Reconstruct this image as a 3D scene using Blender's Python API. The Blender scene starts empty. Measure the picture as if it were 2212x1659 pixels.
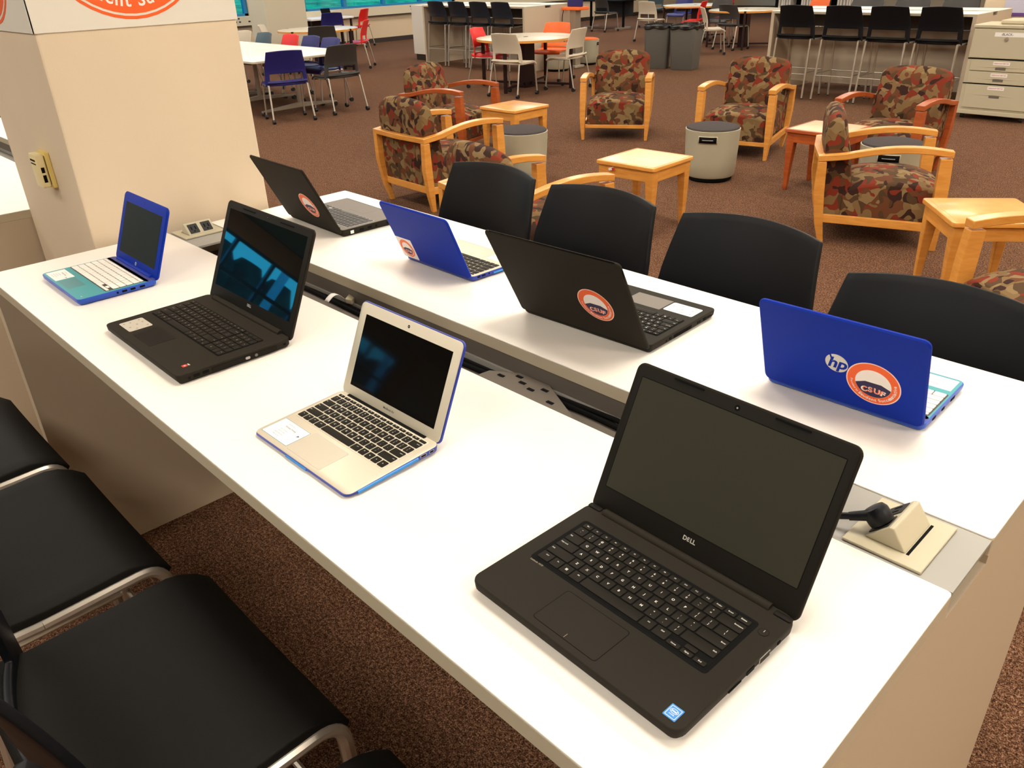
import bpy, math, random
from mathutils import Matrix, Vector, Euler
random.seed(7)
D = bpy.data
SC = bpy.context.scene
COL = SC.collection
PI = math.pi
rad = math.radians

# ---------------------------------------------------------------- camera
cam_d = D.cameras.new('camera')
cam = D.objects.new('camera', cam_d)
COL.objects.link(cam)
cam_d.sensor_width = 36.0
cam_d.sensor_fit = 'HORIZONTAL'
cam_d.lens = 1725.75 / 2212 * 36.0
cam_d.clip_start = 0.02
cam_d.clip_end = 200
YAW, PITCH, ROLL = 2.3837264, 0.4851371, 0.0346387
cy, sy, cp, sp = math.cos(YAW), math.sin(YAW), math.cos(PITCH), math.sin(PITCH)
fw = Vector((cy * cp, sy * cp, -sp))
rt = Vector((sy, -cy, 0))
dn = fw.cross(rt)
r2 = rt * math.cos(ROLL) + dn * math.sin(ROLL)
d2 = -rt * math.sin(ROLL) + dn * math.cos(ROLL)
m = Matrix((r2, -d2, -fw)).transposed().to_4x4()
m.translation = Vector((0, 0, 1.77))
cam.matrix_world = m
SC.camera = cam

# ---------------------------------------------------------------- world, exposure
vs = SC.view_settings
vs.view_transform = 'Standard'
vs.look = 'None'
vs.exposure = 0.0
vs.gamma = 1.0
vs.use_curve_mapping = False
W = D.worlds.new('world')
SC.world = W
W.use_nodes = True
wn = W.node_tree
bg = wn.nodes['Background']
tc = wn.nodes.new('ShaderNodeTexCoord')
sepx = wn.nodes.new('ShaderNodeSeparateXYZ')
wr = wn.nodes.new('ShaderNodeValToRGB')
wn.links.new(tc.outputs['Generated'], sepx.inputs[0])
wn.links.new(sepx.outputs['Z'], wr.inputs[0])
wn.links.new(wr.outputs[0], bg.inputs[0])
wr.color_ramp.elements[0].position = 0.0
wr.color_ramp.elements[0].color = (0.10, 0.48, 0.66, 1)
wr.color_ramp.elements[1].position = 0.35
wr.color_ramp.elements[1].color = (0.10, 0.36, 0.70, 1)
bg.inputs[1].default_value = 3.2

# ---------------------------------------------------------------- ceiling lamps
CEIL = 3.8
LIGHT_E = 38.0
LIGHTS = []
for lx in (-17.0, -13.4, -9.8, -6.2, -3.2, -0.6, 2.4):  # rightmost column added to brighten the worktop's end panel
    for ly in (-4.6, -1.5, 1.55, 4.6, 7.8, 11.2, 14.8, 18.6, 22.0):  # rows behind the camera added as fill for front-facing sides
        LIGHTS.append((lx, ly))
for lx, ly in LIGHTS:
    la = D.lights.new('ceiling_lamp', 'AREA')
    la.shape = 'RECTANGLE'
    la.size = 1.15
    la.size_y = 0.9
    la.color = (1.0, 0.90, 0.76)
    la.energy = LIGHT_E * (0.6 if ly < 0 else 1.0) * (1.6 if lx > 2 else 1.0)  # added fill rows kept weaker, added right column stronger
    lo = D.objects.new('ceiling_lamp', la)
    lo.location = (lx, ly, CEIL - 0.07)
    COL.objects.link(lo)

# ---------------------------------------------------------------- materials
def mat(name, col, rough=0.5, metal=0.0, spec=0.5, bump=0, bscale=200, var=0, vscale=8, emit=None, coat=0):
    M = D.materials.new(name)
    M.use_nodes = True
    nt = M.node_tree
    b = nt.nodes['Principled BSDF']
    b.inputs['Base Color'].default_value = (*col, 1)
    b.inputs['Roughness'].default_value = rough
    b.inputs['Metallic'].default_value = metal
    b.inputs['Specular IOR Level'].default_value = spec
    if coat:
        b.inputs['Coat Weight'].default_value = coat
        b.inputs['Coat Roughness'].default_value = 0.15
    t = nt.nodes.new('ShaderNodeTexCoord')
    if var:
        n = nt.nodes.new('ShaderNodeTexNoise')
        n.inputs['Scale'].default_value = vscale
        n.inputs['Detail'].default_value = 4
        nt.links.new(t.outputs['Object'], n.inputs['Vector'])
        r = nt.nodes.new('ShaderNodeValToRGB')
        r.color_ramp.elements[0].position = 0.3
        r.color_ramp.elements[1].position = 0.7
        r.color_ramp.elements[0].color = (*[c * (1 - var) for c in col], 1)
        r.color_ramp.elements[1].color = (*[min(1, c * (1 + var)) for c in col], 1)
        nt.links.new(n.outputs['Fac'], r.inputs[0])
        nt.links.new(r.outputs[0], b.inputs['Base Color'])
    if bump:
        n2 = nt.nodes.new('ShaderNodeTexNoise')
        n2.inputs['Scale'].default_value = bscale
        n2.inputs['Detail'].default_value = 3
        nt.links.new(t.outputs['Object'], n2.inputs['Vector'])
        bp = nt.nodes.new('ShaderNodeBump')
        bp.inputs['Strength'].default_value = bump
        bp.inputs['Distance'].default_value = 0.002
        nt.links.new(n2.outputs['Fac'], bp.inputs['Height'])
        nt.links.new(bp.outputs[0], b.inputs['Normal'])
    if emit:
        b.inputs['Emission Color'].default_value = (*emit[0], 1)
        b.inputs['Emission Strength'].default_value = emit[1]
    return M

def wood(name, c1, c2, rough=0.35):
    M = mat(name, c1, rough, coat=0.3)
    nt = M.node_tree
    b = nt.nodes['Principled BSDF']
    t = nt.nodes.new('ShaderNodeTexCoord')
    mp = nt.nodes.new('ShaderNodeMapping')
    mp.inputs['Scale'].default_value = (3, 3, 16)
    mp.inputs['Rotation'].default_value = (1.2, 0.3, 0.2)
    n = nt.nodes.new('ShaderNodeTexNoise')
    n.inputs['Scale'].default_value = 2.5
    n.inputs['Detail'].default_value = 6
    n.inputs['Distortion'].default_value = 0.6
    r = nt.nodes.new('ShaderNodeValToRGB')
    r.color_ramp.elements[0].position = 0.3
    r.color_ramp.elements[1].position = 0.7
    r.color_ramp.elements[0].color = (*c1, 1)
    r.color_ramp.elements[1].color = (*c2, 1)
    nt.links.new(t.outputs['Object'], mp.inputs[0])
    nt.links.new(mp.outputs[0], n.inputs['Vector'])
    nt.links.new(n.outputs['Fac'], r.inputs[0])
    nt.links.new(r.outputs[0], b.inputs['Base Color'])
    return M

def carpet_mat():
    M = mat('carpet', (0.2, 0.08, 0.05), 0.95, spec=0.05)
    nt = M.node_tree
    b = nt.nodes['Principled BSDF']
    t = nt.nodes.new('ShaderNodeTexCoord')
    n = nt.nodes.new('ShaderNodeTexNoise')
    n.inputs['Scale'].default_value = 260
    n.inputs['Detail'].default_value = 2
    n2 = nt.nodes.new('ShaderNodeTexNoise')
    n2.inputs['Scale'].default_value = 95
    n2.inputs['Detail'].default_value = 3
    n3 = nt.nodes.new('ShaderNodeTexNoise')
    n3.inputs['Scale'].default_value = 16
    n3.inputs['Detail'].default_value = 8
    for q in (n, n2, n3):
        nt.links.new(t.outputs['Object'], q.inputs['Vector'])
    ad = nt.nodes.new('ShaderNodeMath'); ad.operation = 'MULTIPLY_ADD'
    ad.inputs[1].default_value = 0.6
    nt.links.new(n.outputs['Fac'], ad.inputs[0])
    m2 = nt.nodes.new('ShaderNodeMath'); m2.operation = 'MULTIPLY'
    m2.inputs[1].default_value = 0.4
    nt.links.new(n2.outputs['Fac'], m2.inputs[0])
    nt.links.new(m2.outputs[0], ad.inputs[2])
    r = nt.nodes.new('ShaderNodeValToRGB')
    e = r.color_ramp.elements
    e[0].position = 0.38; e[0].color = (0.022, 0.010, 0.005, 1)
    e[1].position = 0.64; e[1].color = (0.40, 0.24, 0.15, 1)
    q = e.new(0.50); q.color = (0.128, 0.058, 0.032, 1)
    nt.links.new(ad.outputs[0], r.inputs[0])
    mx = nt.nodes.new('ShaderNodeMix'); mx.data_type = 'RGBA'; mx.blend_type = 'MULTIPLY'
    mx.inputs['Factor'].default_value = 0.8
    r2_ = nt.nodes.new('ShaderNodeValToRGB')
    r2_.color_ramp.elements[0].position = 0.3; r2_.color_ramp.elements[0].color = (0.70, 0.68, 0.66, 1)
    r2_.color_ramp.elements[1].position = 0.7
    nt.links.new(n3.outputs['Fac'], r2_.inputs[0])
    nt.links.new(r.outputs[0], mx.inputs['A'])
    nt.links.new(r2_.outputs[0], mx.inputs['B'])
    nt.links.new(mx.outputs['Result'], b.inputs['Base Color'])
    bp = nt.nodes.new('ShaderNodeBump')
    bp.inputs['Strength'].default_value = 0.9
    bp.inputs['Distance'].default_value = 0.006
    nt.links.new(ad.outputs[0], bp.inputs['Height'])
    nt.links.new(bp.outputs[0], b.inputs['Normal'])
    return M

def camo_mat():
    M = mat('patterned_upholstery', (0.3, 0.2, 0.1), 0.85, spec=0.2)
    nt = M.node_tree
    b = nt.nodes['Principled BSDF']
    t = nt.nodes.new('ShaderNodeTexCoord')
    n = nt.nodes.new('ShaderNodeTexNoise')
    n.inputs['Scale'].default_value = 9
    n.inputs['Detail'].default_value = 1
    nt.links.new(t.outputs['Object'], n.inputs['Vector'])
    mx = nt.nodes.new('ShaderNodeMix'); mx.data_type = 'RGBA'; mx.blend_type = 'LINEAR_LIGHT'
    mx.inputs['Factor'].default_value = 0.09
    nt.links.new(t.outputs['Object'], mx.inputs['A'])
    nt.links.new(n.outputs['Color'], mx.inputs['B'])
    v = nt.nodes.new('ShaderNodeTexVoronoi')
    v.inputs['Scale'].default_value = 19
    nt.links.new(mx.outputs['Result'], v.inputs['Vector'])
    s = nt.nodes.new('ShaderNodeSeparateColor')
    nt.links.new(v.outputs['Color'], s.inputs[0])
    r = nt.nodes.new('ShaderNodeValToRGB')
    r.color_ramp.interpolation = 'CONSTANT'
    cols = [(0.0, (0.185, 0.115, 0.048)), (0.26, (0.075, 0.042, 0.018)), (0.44, (0.185, 0.027, 0.012)),
            (0.60, (0.125, 0.045, 0.018)), (0.76, (0.225, 0.15, 0.068)), (0.88, (0.035, 0.014, 0.009))]
    e = r.color_ramp.elements
    e[0].position = cols[0][0]; e[0].color = (*cols[0][1], 1)
    e[1].position = cols[1][0]; e[1].color = (*cols[1][1], 1)
    for p, c in cols[2:]:
        q = e.new(p); q.color = (*c, 1)
    nt.links.new(s.outputs[0], r.inputs[0])
    nt.links.new(r.outputs[0], b.inputs['Base Color'])
    n2 = nt.nodes.new('ShaderNodeTexNoise'); n2.inputs['Scale'].default_value = 600
    nt.links.new(t.outputs['Object'], n2.inputs['Vector'])
    bp = nt.nodes.new('ShaderNodeBump'); bp.inputs['Strength'].default_value = 0.3; bp.inputs['Distance'].default_value = 0.001
    nt.links.new(n2.outputs['Fac'], bp.inputs['Height'])
    nt.links.new(bp.outputs[0], b.inputs['Normal'])
    return M

def glass_mat():
    M = D.materials.new('window_glass')
    M.use_nodes = True
    nt = M.node_tree
    nt.nodes.clear()
    o = nt.nodes.new('ShaderNodeOutputMaterial')
    a = nt.nodes.new('ShaderNodeBsdfTransparent'); a.inputs[0].default_value = (0.42, 0.86, 0.92, 1)
    g = nt.nodes.new('ShaderNodeBsdfGlossy'); g.inputs['Roughness'].default_value = 0.02
    mx = nt.nodes.new('ShaderNodeMixShader'); mx.inputs[0].default_value = 0.06
    nt.links.new(a.outputs[0], mx.inputs[1]); nt.links.new(g.outputs[0], mx.inputs[2])
    nt.links.new(mx.outputs[0], o.inputs[0])
    return M

M = {}
M['laminate'] = mat('white_laminate', (0.82, 0.775, 0.715), 0.42, spec=0.35)
M['roundlam'] = mat('putty_table_laminate', (0.60, 0.54, 0.43), 0.35)
M['navystool'] = mat('blue_black_plastic', (0.008, 0.014, 0.024), 0.35)
M['edge'] = mat('cream_edge_band', (0.52, 0.45, 0.33), 0.5)
M['panel'] = mat('beige_laminate_panel', (0.55, 0.45, 0.33), 0.55, bump=0.1, bscale=400)
M['greyplate'] = mat('grey_cover_plate', (0.33, 0.32, 0.29), 0.5)
M['tray'] = mat('dark_grey_cable_tray', (0.13, 0.11, 0.09), 0.5)
M['slot'] = mat('black_slot', (0.004, 0.004, 0.004), 0.8, spec=0.1)
M['pillar'] = mat('cream_paint', (0.68, 0.56, 0.41), 0.75, bump=0.25, bscale=220, var=0.03, vscale=2)
M['band'] = mat('pale_grey_wrap', (0.72, 0.68, 0.60), 0.6)
M['wall'] = mat('beige_wall_paint', (0.66, 0.53, 0.37), 0.8, bump=0.15, bscale=150)
M['ceiling'] = mat('acoustic_tile', (0.22, 0.20, 0.17), 0.9, bump=0.3, bscale=90)  # shade on the unseen ceiling is put into this darkened colour
M['darkbase'] = mat('dark_baseboard', (0.03, 0.02, 0.018), 0.6)
M['carpet'] = carpet_mat()
M['camo'] = camo_mat()
M['maple'] = wood('maple_wood', (0.66, 0.27, 0.045), (0.78, 0.36, 0.075))
M['cherry'] = wood('cherry_wood', (0.33, 0.062, 0.012), (0.45, 0.10, 0.02))
M['cream_lam'] = mat('cream_table_laminate', (0.83, 0.68, 0.36), 0.3, spec=0.4)
M['pink_lam'] = mat('peach_table_laminate', (0.80, 0.52, 0.32), 0.3)
M['blackseat'] = mat('black_vinyl', (0.0078, 0.0075, 0.0068), 0.6, spec=0.12, bump=0.25, bscale=700)
M['blackplastic'] = mat('black_plastic', (0.0040, 0.0046, 0.0065), 0.42, spec=0.22, bump=0.08, bscale=900)
M['dgrey'] = mat('charcoal_plastic', (0.035, 0.032, 0.030), 0.5)
M['steelblue'] = mat('slate_blue_plastic', (0.06, 0.10, 0.13), 0.35)
M['tube'] = mat('warm_grey_painted_tube', (0.40, 0.35, 0.28), 0.35, metal=0.5)
M['chrome'] = mat('silver_tube', (0.55, 0.50, 0.43), 0.3, metal=0.7)
M['caster'] = mat('black_caster', (0.01, 0.01, 0.01), 0.4)
M['navy'] = mat('navy_plastic', (0.012, 0.012, 0.14), 0.4)
M['red'] = mat('red_plastic', (0.75, 0.015, 0.012), 0.4)
M['orange'] = mat('orange_plastic', (0.85, 0.14, 0.01), 0.4)
M['whiteplastic'] = mat('putty_plastic', (0.60, 0.52, 0.40), 0.45)
M['darkmetal'] = mat('dark_brown_metal', (0.025, 0.008, 0.008), 0.4, metal=0.3)
M['stoolbody'] = mat('putty_stool_shell', (0.40, 0.37, 0.27), 0.5, bump=0.15, bscale=500)
M['stoolpad'] = mat('charcoal_felt', (0.065, 0.055, 0.055), 0.95, spec=0.1, bump=0.4, bscale=900)
M['orangepad'] = mat('orange_felt', (0.75, 0.13, 0.02), 0.9)
M['bin'] = mat('grey_bin_plastic', (0.12, 0.115, 0.10), 0.55)
M['liner'] = mat('black_bin_liner', (0.01, 0.01, 0.01), 0.25)
M['cabinet'] = mat('putty_cabinet_steel', (0.50, 0.45, 0.32), 0.5)
M['cabinetlid'] = mat('cabinet_lid_tan', (0.52, 0.45, 0.32), 0.5)
M['paper'] = mat('white_paper', (0.85, 0.83, 0.80), 0.6)
M['redink'] = mat('red_ink', (0.55, 0.02, 0.015), 0.6)
M['darkink'] = mat('dark_ink', (0.03, 0.03, 0.035), 0.6)
M['greyink'] = mat('grey_ink', (0.35, 0.34, 0.33), 0.6)
M['goldprint'] = mat('gold_grey_print', (0.33, 0.29, 0.22), 0.5)
M['stickerorange'] = mat('sticker_orange', (0.85, 0.115, 0.012), 0.45)
M['stickerpink'] = mat('sticker_border', (0.90, 0.62, 0.52), 0.5)
M['stickerwhite'] = mat('sticker_white', (0.86, 0.80, 0.76), 0.5)
M['stickernavy'] = mat('sticker_navy', (0.016, 0.008, 0.06), 0.5)
M['yellowbox'] = mat('yellowed_plastic', (0.72, 0.56, 0.18), 0.45)
M['yellowlight'] = mat('pale_yellowed_plastic', (0.78, 0.66, 0.36), 0.45)
M['lblack'] = mat('laptop_black_matte', (0.0165, 0.0132, 0.0088), 0.65, spec=0.14, bump=0.06, bscale=1500)
M['lblack2'] = mat('laptop_black_bezel', (0.0075, 0.006, 0.004), 0.6, spec=0.14)
M['key'] = mat('black_key', (0.0115, 0.0095, 0.0065), 0.6, spec=0.14)
M['keydark'] = mat('dark_brown_key', (0.03, 0.024, 0.02), 0.45)
M['keywhite'] = mat('white_key', (0.84, 0.81, 0.75), 0.45)
M['legend'] = mat('pale_key_print', (0.72, 0.70, 0.64), 0.5)
M['legenddim'] = mat('dim_key_print', (0.30, 0.26, 0.2), 0.5)
M['mattescreen'] = mat('matte_lcd', (0.030, 0.028, 0.018), 0.6, spec=0.2)
M['glossscreen'] = mat('glossy_lcd', (0.005, 0.004, 0.0035), 0.045, spec=0.35)
M['mirrorscreen'] = mat('mirror_like_lcd', (0.004, 0.005, 0.006), 0.02, spec=1.0)
M['mirrorscreen'].node_tree.nodes['Principled BSDF'].inputs['IOR'].default_value = 1.9
M['darkscreen'] = mat('dark_lcd', (0.006, 0.007, 0.0055), 0.4, spec=0.25)
M['lblue'] = mat('royal_blue_plastic', (0.003, 0.026, 0.33), 0.5, spec=0.12, bump=0.12, bscale=900)
M['lbluebase'] = mat('blue_laptop_shell', (0.010, 0.065, 0.45), 0.4)
M['lbluedeck'] = mat('dark_blue_deck', (0.035, 0.045, 0.22), 0.5)
M['teal'] = mat('teal_palm_rest', (0.035, 0.30, 0.34), 0.45)
M['tealpad'] = mat('teal_touchpad', (0.05, 0.22, 0.24), 0.4)
M['alu'] = mat('silver_aluminium', (0.60, 0.55, 0.44), 0.4, metal=0.25, bump=0.04, bscale=1500)
M['alupad'] = mat('silver_touchpad', (0.56, 0.52, 0.42), 0.35, metal=0.2)
M['case'] = mat('blue_case_plastic', (0.01, 0.03, 0.30), 0.35)
M['silver'] = mat('silver_badge', (0.62, 0.60, 0.54), 0.3, metal=0.4)
M['intel'] = mat('bright_blue_label', (0.02, 0.22, 0.62), 0.4)
M['lavender'] = mat('pale_lavender_paper', (0.50, 0.48, 0.60), 0.6)
M['windowframe'] = mat('blue_window_frame', (0.02, 0.20, 0.42), 0.4)
M['ledge'] = mat('cream_raceway', (0.66, 0.60, 0.46), 0.5)
M['glass'] = glass_mat()
M['grass'] = mat('grass', (0.11, 0.45, 0.13), 0.9, var=0.5, vscale=3)
M['hedge'] = mat('hedge_leaves', (0.012, 0.035, 0.022), 0.9, var=0.6, vscale=2)
M['outpost'] = mat('pale_blue_post', (0.45, 0.6, 0.8), 0.6)
M['lampglow'] = mat('lamp_diffuser', (0.9, 0.9, 0.9), 0.5, emit=((1.0, 0.92, 0.78), 7.0))
M['whitemetal'] = mat('white_metal', (0.75, 0.72, 0.66), 0.5)
M['purple'] = mat('purple_stripe', (0.12, 0.05, 0.22), 0.6)
M['bookpale'] = mat('pale_binder', (0.62, 0.60, 0.56), 0.6)
M['darkcloud'] = mat('dark_mesh', (0.02, 0.02, 0.02), 0.7)

# ---------------------------------------------------------------- geometry helpers
class G:
    def __init__(s):
        s.v = []; s.f = []; s.mi = []
    def add(s, vf, T=None, mi=0):
        vs_, fs = vf
        o = len(s.v)
        for p in vs_:
            p = Vector(p)
            s.v.append(tuple(T @ p if T else p))
        for f in fs:
            s.f.append([i + o for i in f]); s.mi.append(mi)
        return s

def box(x0, x1, y0, y1, z0, z1):
    v = [(x0, y0, z0), (x1, y0, z0), (x1, y1, z0), (x0, y1, z0), (x0, y0, z1), (x1, y0, z1), (x1, y1, z1), (x0, y1, z1)]
    return v, [(0, 3, 2, 1), (4, 5, 6, 7), (0, 1, 5, 4), (1, 2, 6, 5), (2, 3, 7, 6), (3, 0, 4, 7)]

def rrect(w, h, r, n=5, cx=0, cy_=0):
    r = max(0.0002, min(r, w / 2 - 1e-4, h / 2 - 1e-4))
    out = []
    for (sx, sy_, a0) in ((1, 1, 0), (-1, 1, 90), (-1, -1, 180), (1, -1, 270)):
        for i in range(n + 1):
            a = rad(a0 + 90 * i / n)
            out.append((cx + sx * (w / 2 - r) + r * math.cos(a), cy_ + sy_ * (h / 2 - r) + r * math.sin(a)))
    return out

def loft(rings, cap=True, closed=True):
    v = []; f = []
    n = len(rings[0])
    for r in rings:
        v += [tuple(p) for p in r]
    for i in range(len(rings) - 1):
        for j in range(n if closed else n - 1):
            a = i * n + j; b = i * n + (j + 1) % n
            f.append((a, b, b + n, a + n))
    if cap:
        f.append(tuple(reversed(range(n))))
        f.append(tuple(range((len(rings) - 1) * n, len(rings) * n)))
    return v, f

def slab(w, h, r, z0, z1, b=0.0, cx=0, cy_=0, n=5, bb=None):
    """rounded-rect slab, b = top bevel inset, bb = bottom inset"""
    bb = b if bb is None else bb
    R = []
    def ring(ins, z):
        return [(x, y, z) for x, y in rrect(w - 2 * ins, h - 2 * ins, max(r - ins, 0.0003), n, cx, cy_)]
    if bb: R.append(ring(bb, z0))
    R.append(ring(0, z0 + (bb if bb else 0)))
    R.append(ring(0, z1 - (b if b else 0)))
    if b:
        R.append(ring(b * 0.3, z1 - b * 0.3))
        R.append(ring(b, z1))
    return loft(R)

def prism(pts, z0, z1):
    return loft([[(x, y, z0) for x, y in pts], [(x, y, z1) for x, y in pts]])

def disc(r, n=48, cx=0, cy_=0):
    return [(cx + r * math.cos(2 * PI * i / n), cy_ + r * math.sin(2 * PI * i / n)) for i in range(n)]

def lathe(prof, n=40, cap=True):
    R = []
    for r, z in prof:
        R.append([(r * math.cos(2 * PI * i / n), r * math.sin(2 * PI * i / n), z) for i in range(n)])
    return loft(R, cap)

def tube(path, r, n=10, r1=None):
    P = [Vector(p) for p in path]
    R = []
    up = Vector((0, 0, 1))
    prev = None
    for i, p in enumerate(P):
        if i == 0: t = P[1] - P[0]
        elif i == len(P) - 1: t = P[-1] - P[-2]
        else: t = (P[i + 1] - P[i]).normalized() + (P[i] - P[i - 1]).normalized()
        t.normalize()
        if prev is None:
            a = t.orthogonal().normalized()
        else:
            a = (prev - t * prev.dot(t)).normalized()
        prev = a
        b_ = t.cross(a)
        rr = r if r1 is None else r + (r1 - r) * i / (len(P) - 1)
        R.append([p + a * rr * math.cos(2 * PI * k / n) + b_ * rr * math.sin(2 * PI * k / n) for k in range(n)])
    return loft(R)

def bend(path, rr=0.04, n=5):
    """round the corners of a polyline"""
    P = [Vector(p) for p in path]
    out = [P[0]]
    for i in range(1, len(P) - 1):
        a = (P[i - 1] - P[i]); b_ = (P[i + 1] - P[i])
        r = min(rr, a.length * 0.49, b_.length * 0.49)
        p0 = P[i] + a.normalized() * r; p1 = P[i] + b_.normalized() * r
        for k in range(n + 1):
            t = k / n
            out.append(p0 * (1 - t) ** 2 + P[i] * 2 * t * (1 - t) + p1 * t * t)
    out.append(P[-1])
    return out

def rectsweep(secs):
    """secs: list of (centre, half-x, half-y) boxes lofted in order; each section lies in the xy plane"""
    R = []
    for (c, hx, hy) in secs:
        R.append([(c[0] - hx, c[1] - hy, c[2]), (c[0] + hx, c[1] - hy, c[2]), (c[0] + hx, c[1] + hy, c[2]), (c[0] - hx, c[1] + hy, c[2])])
    return loft(R)

def gridsurf(fn, nu, nv, skip=None):
    v = [tuple(fn(i / nu, j / nv)) for j in range(nv + 1) for i in range(nu + 1)]
    f = []
    for j in range(nv):
        for i in range(nu):
            if skip and skip((i + .5) / nu, (j + .5) / nv): continue
            a = j * (nu + 1) + i
            f.append((a, a + 1, a + nu + 2, a + nu + 1))
    return v, f

def mk(name, g, m_, parent=None, smooth=True, loc=None, rot=None, bevel=0, solid=0, sub=0, angle=35):
    if isinstance(g, tuple): g = G().add(g)
    me = D.meshes.new(name)
    me.from_pydata(g.v, [], g.f)
    ms = m_ if isinstance(m_, (list, tuple)) else [m_]
    for q in ms: me.materials.append(M[q] if isinstance(q, str) else q)
    if len(ms) > 1:
        for p, i in zip(me.polygons, g.mi): p.material_index = i
    import bmesh
    bm = bmesh.new(); bm.from_mesh(me)
    if not solid: bmesh.ops.recalc_face_normals(bm, faces=bm.faces)
    bm.to_mesh(me); bm.free()
    if smooth:
        me.polygons.foreach_set('use_smooth', [True] * len(me.polygons))
        me.set_sharp_from_angle(angle=rad(angle))
    me.update()
    o = D.objects.new(name, me)
    COL.objects.link(o)
    if parent: o.parent = parent
    if loc: o.location = loc
    if rot: o.rotation_euler = rot
    if solid:
        md = o.modifiers.new('thickness', 'SOLIDIFY'); md.thickness = solid; md.offset = 0
    if bevel:
        md = o.modifiers.new('bevel', 'BEVEL'); md.width = bevel; md.segments = 2; md.limit_method = 'ANGLE'; md.angle_limit = rad(40)
    if sub:
        md = o.modifiers.new('subd', 'SUBSURF'); md.levels = sub; md.render_levels = sub
    return o

def tag(o, label, cat=None, group=None, kind=None):
    if label: o['label'] = label
    if cat: o['category'] = cat
    if group: o['group'] = group
    if kind: o['kind'] = kind
    return o

def empty(name, loc=(0, 0, 0), rz=0.0):
    o = D.objects.new(name, None)
    o.empty_display_size = 0.1
    COL.objects.link(o)
    o.location = loc; o.rotation_euler = (0, 0, rz)
    return o

def struct(name, g, m_, **k):
    o = mk(name, g, m_, **k)
    o['kind'] = 'structure'
    return o

def copy_tree(o, parent=None):
    c = o.copy(); COL.objects.link(c)
    if parent: c.parent = parent
    for ch in list(o.children): copy_tree(ch, c)
    return c

# text as mesh -----------------------------------------------------------
_tc = {}
def text_geo(s, size=1.0, bold=0.0, align='CENTER', shear=0.0):
    """returns (verts, faces) of flat text in the xy plane, and its width"""
    k = (s, bold, align, shear)
    if k not in _tc:
        cu = D.curves.new('t', 'FONT'); cu.body = s; cu.size = 1.0; cu.offset = bold; cu.align_x = align; cu.align_y = 'CENTER'
        cu.resolution_u = 3; cu.shear = shear
        ob = D.objects.new('t', cu); COL.objects.link(ob)
        dg = bpy.context.evaluated_depsgraph_get(); dg.update()
        me = D.meshes.new_from_object(ob.evaluated_get(dg))
        v = [tuple(q.co) for q in me.vertices]; f = [tuple(p.vertices) for p in me.polygons]
        D.objects.remove(ob); D.curves.remove(cu); D.meshes.remove(me)
        w = (max(p[0] for p in v) - min(p[0] for p in v)) if v else 0.3
        _tc[k] = (v, f, w)
    v, f, w = _tc[k]
    return ([(p[0] * size, p[1] * size, p[2] * size) for p in v], f), w * size

def arc_text(g, s, radius, a_mid, size, z, bold=0.0, T=None, mi=0, spacing=1.12, bottom=True):
    """letters along an arc; bottom=True reads left to right along the bottom of a circle"""
    ws = []
    for ch in s:
        ws.append(size * 0.30 if ch == ' ' else max(text_geo(ch, size, bold)[1], size * 0.12) + size * 0.085 * spacing)
    tot = sum(ws); pos = -tot / 2
    for ch, w in zip(s, ws):
        mid = pos + w / 2; pos += w
        if ch == ' ': continue
        vf, _ = text_geo(ch, size, bold)
        a = a_mid + mid / radius if bottom else a_mid - mid / radius
        rot = a + PI / 2 if bottom else a - PI / 2
        Tm = Matrix.Translation((radius * math.cos(a), radius * math.sin(a), z)) @ Matrix.Rotation(rot, 4, 'Z')
        g.add(vf, (T @ Tm) if T else Tm, mi)

# ================================================================ SETTING
struct('floor', box(-19.6, 4.2, -16.4, 31, -0.05, 0), 'carpet', smooth=False)
struct('ceiling', box(-19.6, 4.2, -16.4, 31, CEIL, CEIL + 0.1), 'ceiling', smooth=False)
struct('wall_right', box(4.0, 4.2, -16.4, 31, 0, CEIL), 'wall', smooth=False)
struct('wall_front', box(-19.6, 4.2, -16.4, -16.2, 0, CEIL), 'wall', smooth=False)
struct('wall_back', box(-19.6, 4.2, 30.8, 31, 0, CEIL), 'wall', smooth=False)
WX = -19.0
g = G()
g.add(box(WX - 0.2, WX, -16.2, 30.8, 0, 0.86))
g.add(box(WX - 0.2, WX, -16.2, 30.8, 3.3, CEIL))
spans = [(-15.6, -3.2), (-2.9, 3.9), (7.2, 9.95), (11.42, 16.3), (19.0, 23.5), (24.0, 30.3)]
prev = -16.2
for a, b_ in spans:
    g.add(box(WX - 0.2, WX, prev, a, 0.86, 3.3)); prev = b_
g.add(box(WX - 0.2, WX, prev, 30.8, 0.86, 3.3))
struct('wall_left', g, 'wall', smooth=False)
struct('baseboard_left', box(WX, WX + 0.02, -16.2, 30.8, 0, 0.11), 'darkbase', smooth=False)
g = G().add(box(WX, WX + 0.07, -16.2, 30.8, 0.66, 0.86))
g.add(box(WX, WX + 0.075, -16.2, 30.8, 0.635, 0.655), mi=1)
for yy in (9.5, 14.62, 20.5, 3.0):
    for zz, dy in ((0.80, 0), (0.80, .1), (0.73, 0.02), (0.73, .12), (0.73, .36)):
        g.add(box(WX + 0.07, WX + 0.074, yy + dy, yy + dy + 0.05, zz, zz + 0.03), mi=1)
struct('trim_1', g, ['ledge', 'darkbase'], smooth=False)
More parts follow.
